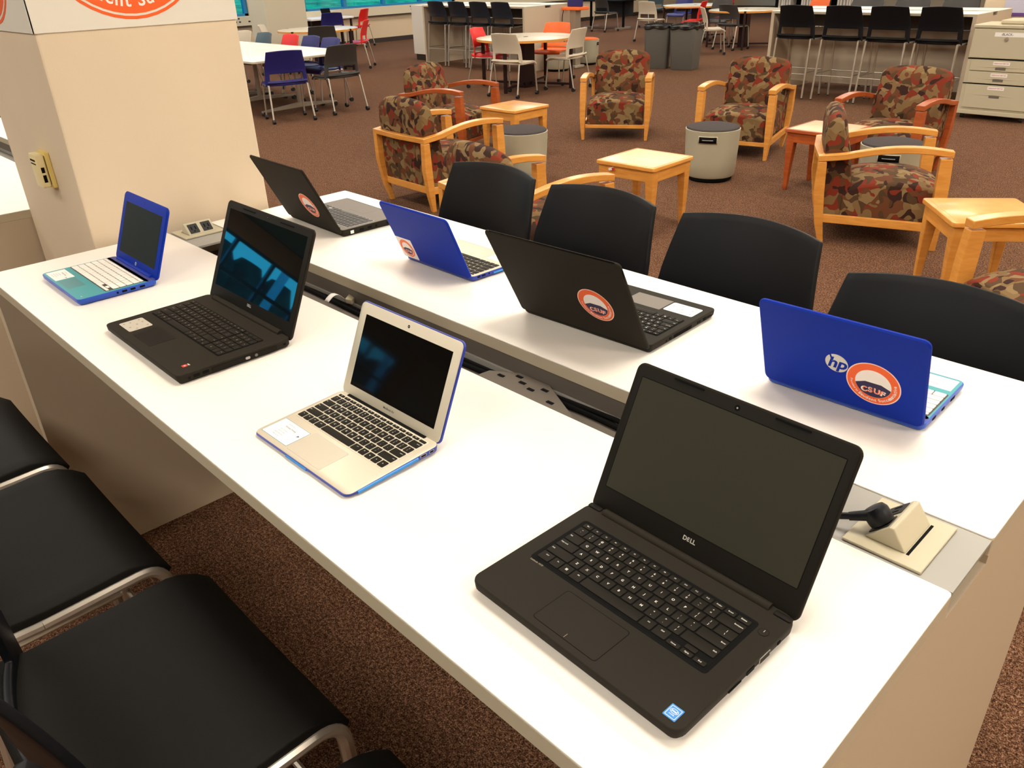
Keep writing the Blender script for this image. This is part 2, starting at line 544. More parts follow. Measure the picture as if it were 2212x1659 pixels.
for i, (a, b_) in enumerate(spans):
    w = struct('window_%d' % (i + 1), G(), 'windowframe')
    g = G()
    for (y0, y1, z0, z1) in ((a, a + .09, .86, 3.3), (b_ - .09, b_, .86, 3.3), (a, b_, .86, .91), (a, b_, 3.22, 3.3), (a, b_, 2.35, 2.45)):
        g.add(box(WX - 0.14, WX - 0.04, y0, y1, z0, z1))
    n = max(1, round((b_ - a) / 1.25))
    for k in range(1, n):
        c = a + (b_ - a) * k / n
        g.add(box(WX - 0.14, WX - 0.03, c - 0.045, c + 0.045, .86, 3.3))
    mk('window_frame', g, 'windowframe', w, smooth=False)
    mk('window_pane', box(WX - 0.10, WX - 0.094, a + .09, b_ - .09, .91, 3.22), 'glass', w, smooth=False)
# grass slope outside
tag(mk('lawn', gridsurf(lambda u, v: (-19.6 - 16 * u, -60 + 130 * v, 0.25 + 2.4 * u), 2, 2), 'grass'), 'green lawn rising outside the windows', 'lawn', kind='stuff')
hg = G()
for k in range(46):
    yy = -44 + k * 2.0
    hg.add(lathe([(.2, 1.6), (1.4 + .5 * random.random(), 2.4), (1.4, 3.4 + .8 * random.random()), (.6, 4.3 + .8 * random.random()), (.0, 4.9)], 10), Matrix.Translation((-38.6 + random.random(), yy + random.random(), 0)))
tag(mk('hedge', hg, 'hedge'), 'dark green trees beyond the lawn outside the windows', 'trees', kind='stuff')
for k, yy in enumerate((-27, -21.5, -17.5, -14.2, -11.2)):
    tag(mk('outside_post', box(-26.1, -25.9, yy, yy + .28, 1.222, 8), 'outpost', smooth=False), 'pale post standing outside the tall windows', 'post', 'pale posts outside the windows')
# columns
struct('wall_pillar', box(-3.33, -2.67, 0.74, 1.35, 0, CEIL), 'pillar', bevel=0.006, smooth=False)
struct('wall_column', box(-17.4, -16.7, 9.12, 10.08, 0, CEIL), 'ledge', bevel=0.01, smooth=False)
struct('wall_column_right', box(-3.98, -2.2, 12.55, 13.3, 0, CEIL), 'wall', bevel=0.01, smooth=False)  # cream column standing behind the drawer cabinet
# pillar wrap and decals
wrap = tag(mk('pillar_wrap', G().add(box(-2.669, -2.666, 0.735, 1.352, 1.635, 2.5)).add(box(-3.332, -2.666, 0.7355, 0.739, 1.635, 2.5)), 'band', smooth=False),
    'pale grey vinyl wrap around the upper part of the near cream pillar', 'wall wrap')
def decal(T, label, text):
    r = .25
    e = empty('wall_decal'); tag(e, label, 'decal', 'round orange decals on the pillar')
    g = G()
    g.add(prism(disc(r), 0, .0008), T, 0)
    g.add(prism(disc(r * .965), .0008, .0012), T, 1)
    g.add(prism(disc(r * .94), .0012, .0016), T, 0)
    mk('decal_disc', g, ['stickerorange', 'band'], e)
    g = G(); arc_text(g, text, r * .80, -PI / 2, .050, .0022, bold=.02, T=T)
    mk('decal_lettering', g, 'stickerwhite', e, smooth=False)
    g = G().add(prism(disc(r * .5), .0016, .002), T); mk('decal_centre', g, 'stickerwhite', e)
    return e
# on the +x face: local x -> world y, local y -> world z
Tx = Matrix(((0, 0, 1, -2.666), (1, 0, 0, 1.03), (0, 1, 0, 1.905), (0, 0, 0, 1)))
decal(Tx, 'round orange lettered decal high on the broad face of the near pillar', 'Student Success')
Ty = Matrix(((1, 0, 0, -3.0), (0, 0, -1, 0.7355), (0, 1, 0, 1.9), (0, 0, 0, 1)))
decal(Ty, 'round orange decal on the narrow side of the near pillar', 'Student Success')
# yellowed wall box on the narrow face of the pillar
th = empty('thermostat', (-2.91, 0.74, 1.23)); tag(th, 'small yellowed plastic thermostat box on the side of the near pillar', 'thermostat')
mk('back_plate', slab(.075, .115, .006, 0, .014, .002), 'yellowbox', th, rot=(PI / 2, 0, 0))
mk('cover', slab(.066, .105, .005, .016, .042, .004), 'yellowlight', th, rot=(PI / 2, 0, 0))
mk('vent_slot', G().add(box(.0331, .0336, -.034, -.024, -.035, -.012)).add(box(.0331, .0336, -.034, -.024, -.005, .012))
   .add(box(-.024, .024, -.0426, -.0421, .03, .036)).add(box(-.024, .024, -.0426, -.0421, .02, .024)), 'slot', th, smooth=False)
mk('spacer', box(-.028, .028, -.017, -.013, -.045, .045), 'slot', th, smooth=False)

# ceiling light fixtures, one per lamp, the added fill lamps too
cl0 = None
for lx, ly in LIGHTS:
    if cl0 is None:
        cl0 = empty('ceiling_light', (lx, ly, CEIL - 0.001)); c = cl0
        mk('frame', G().add(box(-.66, .66, -.52, -.47, -.05, 0)).add(box(-.66, .66, .47, .52, -.05, 0)).add(box(-.66, -.6, -.47, .47, -.05, 0)).add(box(.6, .66, -.47, .47, -.05, 0)), 'whitemetal', c, smooth=False)
        mk('diffuser', box(-.6, .6, -.47, .47, -.02, -.01), 'lampglow', c, smooth=False)
    else:
        c = copy_tree(cl0); c.location = (lx, ly, CEIL - 0.001)
    tag(c, 'unseen square recessed ceiling light panel over the room', 'ceiling light', 'ceiling light panels')

# ================================================================ WORKSTATION
def workstation(x0, x1, y0, label, outlets=True, H=1.02):
    L = x1 - x0
    e = empty('workstation', (x0, y0, 0)); tag(e, label, 'work table', 'double workstations')
    def wt(ya, yb):
        cx, cy_ = L / 2, (ya + yb) / 2
        o = mk('worktop', G().add(slab(L, yb - ya, .004, H - .030, H - .004, 0, cx, cy_, 2)), 'edge', e, smooth=False)
        mk('laminate_surface', slab(L, yb - ya, .006, H - .004, H, .0012, cx, cy_, 2), 'laminate', o, smooth=False)
        return o
    wt(0, .534); wt(.686, 1.232)
    for xa, xb in ((0.0, .045), (L - .045, L)):
        g = G().add(box(xa, xb, .001, .534, 0, H - .0305)).add(box(xa, xb, .534, .686, 0, H - .045)).add(box(xa, xb, .686, 1.231, 0, H - .0305))
        mk('end_panel', g, 'panel', e, smooth=False)
    mk('modesty_panel', box(.046, L - .046, .60, .62, .12, .84), 'panel', e, smooth=False)
    # tray: far wall, floor, near wall
    tr = mk('cable_tray', G().add(box(.046, L - .046, .69, .695, .86, H - .0305)).add(box(.046, L - .046, .50, .69, .930, .935)).add(box(.046, L - .046, .495, .50, .86, H - .0305)), 'tray', e, smooth=False)
    mk('tray_rail', box(.05, L - .05, .682, .6885, .936, .950), 'greyplate', tr, smooth=False)
    for xa, xb in ((.001, .225), (L - .205, L - .001)):
        mk('cover_plate', box(xa, xb, .536, .684, H - .008, H - .002), 'greyplate', e, smooth=False)
    if outlets:
        for cx, d in ((.077, 1), (L - .1, -1)):
            pb = empty('power_box', (x0, y0, .0003)); tag(pb, 'pop-up power box at the ' + ('pillar end' if d > 0 else 'near right end') + (' of the foreground worktop' if x0 > -3 else ' of the table beyond the pillar'), 'power box')
            mk('frame', G().add(box(cx - .0555, cx + .0555, .5405, .6735, H - .0015, H + .003)), 'cabinet', pb, smooth=False, bevel=.0015)
            # wedge, outlets on the side facing the middle of the table
            w = 0.045
            pr = [(-.025, 0), (.034, 0), (.003, .031), (-.003, .032)]
            A = [(cx + d * -q[0] * 1.0 if False else cx + d * q[0], .609 - w, H + .003 + q[1]) for q in pr]
            B = [(p[0], .609 + w, p[2]) for p in A]
            mk('outlet_wedge', loft([A, B]), 'cabinetlid' if False else 'cabinet', pb, smooth=False, bevel=.002)
            # sloped face for sockets (front face from (.034,0) to (0,.052))
            a0 = Vector((cx + d * .034, 0, H + .003)); a1 = Vector((cx + d * .003, 0, H + .034))
            ex = Vector((0, 1, 0)); ey = (a1 - a0).normalized(); nz = Vector((d * ey.z, 0, abs(ey.x)))
            T = Matrix.Identity(4)
            for r_ in range(3):
                T[r_][0] = ex[r_]; T[r_][1] = ey[r_]; T[r_][2] = nz[r_]; T[r_][3] = ((a0 + a1) / 2)[r_]
            T[1][3] = .609
            mk('slot', box(cx - .0295 if d > 0 else cx + .0255, cx - .0255 if d > 0 else cx + .0295, .609 - w, .609 + w, H + .003, H + .0034), 'slot', pb, smooth=False)
            for s in (-1, 1):
                mk('socket', G().add(slab(.032, .034, .002, 0, .0015, .0004, s * .022, 0), T).add(box(s * .022 - .008, s * .022 - .005, -.004, .008, .0015, .0022), T, 1)
                   .add(box(s * .022 + .005, s * .022 + .008, -.004, .008, .0015, .0022), T, 1).add(box(s * .022 - .002, s * .022 + .002, -.012, -.008, .0015, .0022), T, 1), ['darkcloud', 'slot'], pb, smooth=False)
    return e
WS = workstation(-2.64, -0.183, 0.424, 'long white double worktop in the foreground with the laptops on it')
workstation(-5.9, -3.345, 0.43, 'white double worktop beyond the near pillar at the left picture edge', True)
workstation(-6.2, -3.55, 11.05, 'white counter table at the right back with black stools tucked in', False, 1.07)
workstation(-13.75, -10.9, 10.92, 'white counter table at the left back with black stools tucked in', False, 1.08)
tag(mk('end_cabinet', G().add(box(-14.6, -13.76, 11.3, 12.15, .12, 1.05)).add(box(-14.57, -13.78, 11.33, 12.12, 0, .12), mi=1), ['whitemetal', 'darkbase'], smooth=False), 'white cupboard with dark plinth at the left end of the far left counter', 'cabinet')

# cords in the channel
def cord(name, path, r, m_, label, cat, rr=.03):
    return tag(mk(name, tube(bend(path, rr, 6), r, 8), m_), label, cat)
cord('extension_cord', [(-2.40, 1.075, .9415), (-2.05, 1.094, .9415), (-1.75, 1.086, .9415), (-1.3, 1.072, .9415), (-1.05, 1.09, .9415), (-.85, 1.095, .9415), (-.6, 1.06, .9415), (-.45, 1.05, .9415)], .006, 'slot', 'black power cord lying along the bottom of the cable channel', 'cord', .1)
cord('network_cable', [(-2.38, 1.09, .9405), (-1.95, 1.1005, .9405), (-1.6, 1.1005, .9405), (-1.25, 1.09, .9405), (-.8, 1.1035, .9525), (-.5, 1.09, .9405)], .005, 'slot', 'thinner black cable running beside the power cord in the channel', 'cord', .1)
ct = empty('cable_tag', (-1.815, 1.102, .952)); tag(ct, 'white paper tag wrapped round a cord in the cable channel', 'tag')
mk('tag_strip', gridsurf(lambda u, v: (-.03 + .02 * v, -.055 * u + .0, .03 * math.sin(u * 2.6) * (1 - u * .4)), 10, 1), 'paper', ct, solid=.0008, loc=(0, 0, .002))
mk('tag_clip', slab(.022, .03, .004, 0, .016, .002), 'cabinet', ct, loc=(.002, .01, -.002), rot=(.2, .1, .5))
br = empty('socket_bracket', (-1.085, 1.072, .954)); tag(br, 'dark perforated metal bracket across the middle of the cable channel', 'bracket')
g = G().add(prism([(-.13, -.07), (.17, -.07), (.17, -.035), (.03, .038), (-.06, .038), (-.12, .0)], 0, .003))
for bx, by in ((-.09, -.005), (-.055, .018), (-.03, .002), (.005, -.008), (.03, .010), (.075, -.022)):
    g.add(box(bx, bx + .018, by, by + .008, .004, .0046), mi=1)
mk('bracket_plate', g, ['tray', 'slot'], br, smooth=False)
mk('bracket_leg', G().add(box(-.12, -.1, -.06, -.05, -.0185, 0)).add(box(.1, .12, -.06, -.05, -.0185, 0)), 'tray', br, smooth=False)
# plug in the near right outlet
plug = empty('plug_and_cord', (-.3015, 1.011, 1.0405)); tag(plug, 'black round mains plug and cord in the near right power box', 'plug')
Rp = Matrix.Translation((-.002, .0, .002)) @ Matrix.Rotation(rad(-44), 4, 'Y')
mk('plug_body', G().add(lathe([(.010, -.003), (.0175, 0), (.0185, .006), (.0185, .018), (.015, .024), (.004, .025)], 24), Rp), 'blackplastic', plug)
mk('cord', tube(bend([(-.012, -.006, .012), (-.045, -.022, .002), (-.080, -.026, -.011), (-.100, -.010, -.012), (-.118, .01, -.04), (-.15, .03, -.098), (-.25, .04, -.098)], .02, 6), .0052, 10), 'blackplastic', plug)
mk('strain_relief', tube([(-.012, -.006, .012), (-.042, -.021, .003)], .0090, 12, .0065), 'blackplastic', plug)

# ================================================================ LAPTOPS
STD = [
 [('Esc', 1), ('F1', 1), ('F2', 1), ('F3', 1), ('F4', 1), ('F5', 1), ('F6', 1), ('F7', 1), ('F8', 1), ('F9', 1), ('F10', 1), ('F11', 1), ('F12', 1), ('PrtScr', 1), ('Insert', 1), ('Delete', 1.2)],
 [('~`', 1), ('!1', 1), ('@2', 1), ('#3', 1), ('$4', 1), ('%5', 1), ('^6', 1), ('&7', 1), ('*8', 1), ('(9', 1), (')0', 1), ('_-', 1), ('+=', 1), ('Backspace', 2)],
 [('Tab', 1.5)] + [(c, 1) for c in 'QWERTYUIOP'] + [('{[', 1), ('}]', 1), ('|\\', 1.5)],
 [('Caps Lock', 1.8)] + [(c, 1) for c in 'ASDFGHJKL'] + [(':;', 1), ('"\'', 1), ('Enter', 2.2)],
 [('Shift', 2.3)] + [(c, 1) for c in 'ZXCVBNM'] + [('<,', 1), ('>.', 1), ('?/', 1), ('Shift', 2.7)],
 [('Ctrl', 1.2), ('Fn', 1), ('#', 1), ('Alt', 1.1), ('', 5.3), ('Alt', 1.1), ('Ctrl', 1.2), ('Home', 1.1), ('PgUp', 1.0), ('End', 1.0)],
]
NUM = [[('', 1)] * 4, [('NumLk', 1), ('/', 1), ('*', 1), ('-', 1)], [('7', 1), ('8', 1), ('9', 1), ('+', 1)], [('4', 1), ('5', 1), ('6', 1), ('', 1)], [('1', 1), ('2', 1), ('3', 1), ('', 1)], [('0', 2), ('.', 1), ('Enter', 1)]]
MACR = [
 [('esc', 1)] + [('F%d' % k, 1) for k in range(1, 13)] + [('', 1)],
 STD[1][:13] + [('delete', 1.5)],
 [('tab', 1.5)] + [(c, 1) for c in 'QWERTYUIOP'] + [('{[', 1), ('}]', 1), ('|\\', 1)],
 [('caps', 1.75)] + [(c, 1) for c in 'ASDFGHJKL'] + [(':;', 1), ('"\'', 1), ('return', 1.75)],
 [('shift', 2.25)] + [(c, 1) for c in 'ZXCVBNM'] + [('<,', 1), ('>.', 1), ('?/', 1), ('shift', 2.25)],
 [('fn', 1), ('ctrl', 1), ('alt', 1), ('cmd', 1.25), ('', 5), ('cmd', 1.25), ('alt', 1), ('<', 1), ('^', 1), ('>', 1)],
]
_km = {}
def keyboard(e, x0, x1, y0, y1, z, rows, keymat, legmat, fn_h=.62, gap=.0022, kh=.0016, legends=True, wellmat='slot', num=False, tight=False):
    kb = mk('keyboard', slab(x1 - x0 + .004, y1 - y0 + .004, .004, z - .0004, z + .0001, 0, (x0 + x1) / 2, (y0 + y1) / 2), wellmat, e, smooth=False)
    rh = (y1 - y0) / (len(rows) - 1 + fn_h)
    leg = G()
    y = y1
    for ri, row in enumerate(rows):
        h = rh * (fn_h if ri == 0 else 1)
        row = list(row)
        xe = x1
        if num:
            xe = x0 + (x1 - x0) * .785
        blocks = [(row, x0, xe)]
        if num: blocks.append((NUM[ri], xe + .004, x1))
        for blk, xa, xb in blocks:
            tot = sum(w for _, w in blk); x = xa
            for lab, w in blk:
                kw = (xb - xa) * w / tot
                cx, cy_ = x + kw / 2, y - h / 2
                half = lab in ('PgUp',) and not num
                sw, sh = kw - gap, h - gap
                def put(cx, cy_, sw, sh):
                    kk = (round(sw, 4), round(sh, 4), keymat, kh)
                    if kk not in _km:
                        o = mk('key', slab(sw, sh, .0016, 0, kh, .0005, n=2), keymat, kb)
                        _km[kk] = o.data
                    else:
                        o = D.objects.new('key', _km[kk]); COL.objects.link(o); o.parent = kb
                    o.location = (cx, cy_, z)
                if half:
                    put(cx, cy_ + h / 4, sw, sh / 2 - .0006); put(cx, cy_ - h / 4, sw, sh / 2 - .0006)
                elif lab in ('Home', 'End') and not num:
                    put(cx, cy_ - h / 4, sw, sh / 2 - .0006)
                else:
                    put(cx, cy_, sw, sh)
                if legends and lab:
                    zt = z + kh + .00008
                    if len(lab) == 2 and not lab.isalnum():
                        for q, (dx, dy) in zip(lab, ((.0, .0030), (-.0, -.0030))):
                            vf, _ = text_geo(q, .0042, .015); leg.add(vf, Matrix.Translation((cx + dx, cy_ + dy, zt)))
                    elif lab == '#':
                        for ax in (-.0018, .0002):
                            for ay in (-.0018, .0002):
                                leg.add(box(cx + ax, cx + ax + .0016, cy_ + ay, cy_ + ay + .0016, zt, zt + .00002))
                    elif len(lab) == 1:
                        vf, _ = text_geo(lab, .0052, .02); leg.add(vf, Matrix.Translation((cx, cy_, zt)))
                    else:
                        sz = .0030
                        vf, tw = text_geo(lab, sz, .01)
                        oy = h / 4 * 0.6 if w < 1.3 else .002
                        ox = 0 if w < 1.4 else (-(sw / 2 - tw / 2 - .002) if x < (x0 + x1) / 2 else (sw / 2 - tw / 2 - .002))
                        if half or lab in ('Home', 'End'): oy = -h / 4
                        leg.add(vf, Matrix.Translation((cx + ox, cy_ + (oy if ri else .0006), zt)))
                x += kw
        y -= h
    if legends and leg.v:
        mk('key_lettering', leg, legmat, kb, smooth=False)
    return kb

def round_sticker(par, T, r, square=None):
    """orange ring sticker; the cartoon animal in its middle is left out"""
    g = G()
    if square: g.add(slab(square, square, .002, 0, .0002), T, 2)
    z = .0002 if square else 0
    def dsc(rr, z0, mi): g.add(prism(disc(rr, 56), z + z0, z + z0 + .00012), T, mi)
    dsc(r, 0, 0); dsc(r * .955, .0001, 1); dsc(r * .66, .0002, 2)
    a0, a1 = rad(190), rad(350)
    pts = [(r * .655 * math.cos(a0 + (a1 - a0) * i / 24), r * .655 * math.sin(a0 + (a1 - a0) * i / 24)) for i in range(25)]
    pts += [(r * .3, r * .05), (-r * .3, r * .05)]
    g.add(prism(pts, z + .0003, z + .00042), T, 3)
    s = mk('sticker', g, ['stickerpink', 'stickerorange', 'stickerwhite', 'stickernavy'], par)
    s['label'] = 'round orange and white sticker'
    g = G()
    zt = z + .0005
    arc_text(g, 'Student Success', r * .80, rad(-78), r * .20, zt, bold=.02, T=T)
    arc_text(g, 'Initiative', r * .80, rad(-12), r * .19, zt, bold=.02, T=T)
    arc_text(g, 'Provided by the', r * .80, rad(-148), r * .125, zt, bold=.015, T=T)
    arc_text(g, 'CSUF', r * 1.5, rad(90), r * .34, zt, bold=.045, T=T @ Matrix.Translation((0, -r * 1.83, -.00002)), bottom=False)
    g2 = G()
    arc_text(g2, 'CSUF', r * 1.5, rad(90), r * .33, zt + .0001, bold=.01, T=T @ Matrix.Translation((0, -r * 1.83, 0)), bottom=False)
    mk('sticker_lettering', g, 'stickerwhite', par, smooth=False)
    mk('sticker_initials', g2, 'stickerorange', par, smooth=False)

def paper_label(e, cx, cy_, w, h, z, m_='paper', lines=True, name='instruction_label', rnd=.001, flip=False, edge=None):
    g = G()
    if edge: g.add(slab(w + .0016, h + .0016, rnd, z, z + .0001, 0, cx, cy_), mi=1)
    g.add(slab(w, h, rnd, z + .0001, z + .0002, 0, cx, cy_), mi=0)
    o = mk(name, g, [m_, edge or m_], e, smooth=False)
    if lines:
        t = G()
        S = Matrix.Translation((cx, cy_, z + .0003)) @ (Matrix.Rotation(PI, 4, 'Z') if flip else Matrix.Identity(4))
        rows_ = [(.36, .0022, 'Library Laptop Lending'), (.20, .0050, 'Wireless Printing'), (.02, .0024, '1. Log on to the network'), (-.10, .0024, '2. Open the print page'), (-.22, .0024, '3. Upload and follow the steps'), (-.34, .0024, '4. Release at the station')]
        if lines == 'icons': rows_ = []
        for fy, sz, tx in rows_:
            k = w / .084
            vf, _ = text_geo(tx, sz * k, .01)
            t.add(vf, S @ Matrix.Translation((-.1 * w if sz < .003 else 0, fy * h, 0)))
        if lines == 'icons':
            for ix, iy in ((-.35, .3), (-.1, .33), (.3, .36), (.0, .05), (-.3, -.1), (-.33, -.35), (.12, -.3), (.36, -.12)):
                t.add(box(ix * w - .003, ix * w + .003, iy * h - .002, iy * h + .002, 0, .00002), S)
        else:
            t.add(prism([(.36 * w, .02 * h), (.44 * w, .1 * h), (.38 * w, .14 * h)], 0, .00002), S)
        mk('label_print', t, 'greyink' if lines == 'icons' else 'darkink', o, smooth=False)
    return o

def laptop(name, label, X, Y, yaw, w, d, ll, tilt, t=.019, base='lblack', deck=None, rim=None, lidm='lblack', bez='lblack2', rl=.012, rb=.012,
           screen=None, scrm='mattescreen', zh=None, front_t=None):
    """origin: middle of the front edge on the table; hinge at local +y"""
    e = empty(name, (X, Y, 1.0205), yaw)
    tag(e, label, 'laptop')
    zt = t
    ft = front_t or t
    # base body, slightly wedge shaped, underside tapered
    def outline(ins, z_f, z_b):
        return [(x, y, z_f + (z_b - z_f) * max(0, min(1, y / d))) for x, y in rrect(w - 2 * ins, d - 2 * ins, max(rb - ins, .001), 5, 0, d / 2)]
    z0 = .0012
    R = [outline(.006, z0, z0), outline(.001, z0 + ft * .35, z0 + t * .25), outline(0, ft - .003, t - .003), outline(.0005, ft - .0008, t - .0008), outline(.0016, ft, t)]
    # keep top flat at z = t when front_t is equal
    b = mk('base', loft(R), base, e)
    for fx in (-w / 2 + .03, w / 2 - .03):
        for fy in (.025, d - .03):
            mk('foot', lathe([(.006, 0), (.006, .0025)], 12), 'slot', e, loc=(fx, fy, -.0005))
    if deck:
        mk('deck', slab(w - .006, d - .012, rb - .003, zt - .0002, zt + .0003, 0, 0, d / 2 - .002), deck, e, smooth=False)
    # lid
    hy, hz = d, (zh if zh is not None else .014)
    lt = .0065
    lid = mk('lid', G().add(slab(w, ll, rl, 0, lt, .0012, 0, ll / 2, 6, bb=.0025)), lidm, e)
    # slab is built in xy with z = thickness; stand it up: local y -> up, local z -> towards the viewer in front
    lid.rotation_euler = (PI / 2 - tilt, 0, 0)
    lid.location = (0, hy + lt * math.cos(tilt) * .6, hz - .0035)
    mk('bezel', slab(w - .004, ll - .004, rl - .002, lt, lt + .0012, .0006, 0, ll / 2), bez, lid)
    if screen:
        sx0, sx1, sy0, sy1 = screen
        mk('screen', slab(sx1 - sx0, sy1 - sy0, .0005, lt + .0011, lt + .0015, 0, (sx0 + sx1) / 2, (sy0 + sy1) / 2, 1), scrm, lid, smooth=False)
    return e, lid, lt + .0012, zt

def lid_text(lid, s, x, y, size, z, m_, bold=.03, name='brand_lettering'):
    vf, w = text_geo(s, size, bold)
    return mk(name, G().add(vf, Matrix.Translation((x, y, z + .0004))), m_, lid, smooth=False)
def webcam(lid, x, y, z, r=.0022):
    mk('webcam', G().add(prism(disc(r * 1.9, 20, x, y), z, z + .0002)).add(prism(disc(r * .6, 16, x, y), z + .0002, z + .0003), mi=1), ['slot', 'greyink'], lid, smooth=False)
def port(e, x, y, z, w, h, m_='slot', side=1):
    return mk('port', box(x - .0004 if side > 0 else x - .0006, x + .0006 if side > 0 else x + .0004, y - w / 2, y + w / 2, z - h / 2, z + h / 2), m_, e, smooth=False)
def barrel(e, d, x0, x1, z, r, m_):
    mk('hinge', tube([(x0, d - .004, z), (x1, d - .004, z)], r, 14), m_, e)

# --- 1. big black laptop, front right
e, lid, lz, zt = laptop('laptop', 'large matt black laptop with blank grey screen at the near right of the worktop', -.475, .516, -.031, .344, .242, .235, .452,
    t=.021, screen=(-.157, .157, .042, .2145), rl=.013, rb=.016)
mk('screen_frame_line', slab(.3165, .1750, .001, lz - .0001, lz + .0001, 0, 0, .12825, 1), 'slot', lid, smooth=False)
webcam(lid, 0, .2235, lz)
lid_text(lid, 'D', -.0075, .0295, .0088, lz, 'silver', .035); lid_text(lid, 'E', -.0020, .0295, .0080, lz, 'silver', .035)
lid_text(lid, 'LL', .0055, .0295, .0088, lz, 'silver', .035)
for a_ in ((.05, .003, -.08, .2295), (.05, .003, .08, .2295), (.035, .0025, -.10, .011), (.035, .0025, .08, .011)):
    mk('bezel_pad', slab(a_[0], a_[1], .001, lz, lz + .001, 0, a_[2], a_[3]), 'slot', lid, smooth=False)
keyboard(e, -.1415, .1375, .0945, .1975, zt + .0003, STD, 'key', 'legend')
mk('keyboard_surround', slab(.2915, .1150, .006, zt - .0003, zt + .00012, 0, -.002, .1455), 'slot', e, smooth=False)
mk('keyboard_inset', slab(.288, .1115, .005, zt, zt + .00022, 0, -.002, .1455), 'slot', e, smooth=False)
mk('touchpad_gap', slab(.1060, .0665, .005, zt - .0002, zt + .0001, 0, -.0100, .0445), 'slot', e, smooth=False)
mk('touchpad', slab(.104, .0645, .0045, zt, zt + .0002, 0, -.0100, .0445), 'lblack', e, smooth=False)
mk('touchpad_mark', box(-.0103, -.0097, .014, .021, zt + .0002, zt + .00025), 'legenddim', e, smooth=False)
mk('power_button', G().add(prism(disc(.0068, 28, .154, .193), zt, zt + .0002)).add(prism(disc(.0062, 28, .154, .193), zt + .0002, zt + .0004), mi=1).add(box(.1537, .1543, .193, .197, zt + .0004, zt + .00045), mi=2), ['slot', 'lblack', 'legend'], e, smooth=False)
vf, _ = text_geo('Latitude 3470', .0042, .005, 'LEFT', .2)
mk('model_lettering', G().add(vf, Matrix.Translation((-.1435, .0865, zt + .0002))), 'legenddim', e, smooth=False)
barrel(e, .240, -.140, .138, .0195, .0075, 'lblack')
mk('hinge_cap', slab(.024, .010, .003, .014, .0235, .002, -.158, .2355), 'lblack2', e)
mk('hinge_cap', slab(.024, .010, .003, .014, .0235, .002, .157, .2325), 'lblack2', e)
mk('chip_sticker', G().add(slab(.0165, .0190, .001, zt, zt + .0002, 0, .1505, .0205)).add(slab(.0135, .0155, .0008, zt + .0002, zt + .00025, 0, .1505, .0205), mi=1)
   .add(slab(.0125, .0145, .0008, zt + .00025, zt + .0003, 0, .1505, .0205), mi=0).add(prism([(.1505 + .0052 * math.cos(a * PI / 12), .0222 + .0033 * math.sin(a * PI / 12)) for a in range(24)], zt + .0003, zt + .00035), mi=1)
   .add(prism([(.1505 + .0047 * math.cos(a * PI / 12), .0222 + .0028 * math.sin(a * PI / 12)) for a in range(24)], zt + .00035, zt + .0004), mi=0), ['intel', 'paper'], e, smooth=False)['label'] = 'bright blue square chip sticker'
g = G(); vf, _ = text_geo('intel', .0042, .02); g.add(vf, Matrix.Translation((.1505, .0222, zt + .00045)))
vf, _ = text_geo('inside', .003, .0); g.add(vf, Matrix.Translation((.1505, .0170, zt + .00045)))
mk('sticker_lettering', g, 'paper', e, smooth=False)
port(e, .172, .1385, .012, .015, .006); port(e, .172, .1680, .012, .022, .009, 'greyplate'); port(e, .172, .107, .010, .025, .002); port(e, .172, .2, .012, .006, .004)
port(e, .172, .1680, .0118, .020, .007, 'lblack').location.x = .0003

# --- 2. silver laptop in blue case
e, lid, lz, zt = laptop('laptop', 'small silver laptop in a thin blue case with black keys and black screen', -1.091, .52, .006, .298, .196, .187, .414,
    t=.0155, base='case', deck=None, lidm='case', bez='alu', screen=(-.1265, .1265, .0225, .1635), scrm='glossscreen', rl=.013, rb=.014, front_t=.0075)
# aluminium body top, wedge
def mtop(ins, dz):
    return [(x, y, .0078 + (.0155 - .0078) * max(0, min(1, y / .196)) + dz) for x, y in rrect(.296 - 2 * ins, .193 - 2 * ins, .012, 5, 0, .0985)]
mk('palm_rest', loft([mtop(0, -.003), mtop(0, .0003), mtop(.0012, .0010)]), 'alu', e)
tl = math.atan2(.0155 - .0078, .196)
dk = empty('keyboard_deck', (0, 0, .0088)); dk.parent = e; dk.rotation_euler = (tl, 0, 0)
# deck plane children
keyboard(dk, -.136, .131, .0835, .184, .0003, MACR, 'key', 'legend', fn_h=.5, gap=.0030, kh=.0014, wellmat='alu')
mk('touchpad', slab(.103, .061, .004, 0, .0003, 0, .001, .0415), 'alupad', dk, smooth=False)
mk('touchpad_gap', slab(.1038, .0618, .004, -.0001, .00015, 0, .001, .0415), 'greyink', dk, smooth=False)
paper_label(dk, -.098, .0385, .083, .050, .0002, edge='teal')
mk('hinge_slot', slab(.236, .0075, .002, .0, .0009, 0, -.004, .1915), 'slot', dk, smooth=False)
for ch in list(dk.children):
    ch.matrix_basis = dk.matrix_basis @ ch.matrix_basis; ch.parent = e
D.objects.remove(dk)
webcam(lid, 0, .1735, lz, .0016)
lid_text(lid, 'MacBook Air', 0, .0135, .0062, lz, 'darkink', .005)
for y_, w_ in ((.176, .010), (.158, .013)):
    port(e, .1485, y_, .0102, w_, .0048, 'greyink'); port(e, .1487, y_, .0102, w_ * .8, .0034)
mk('case_rim', tube([(.1487, .022, .005), (.1487, .146, .009)], .0028, 8), 'intel', e)
mk('case_tab', tube([(-.035, .0005, .0045), (.03, .0005, .0045)], .0022, 8), 'intel', e)

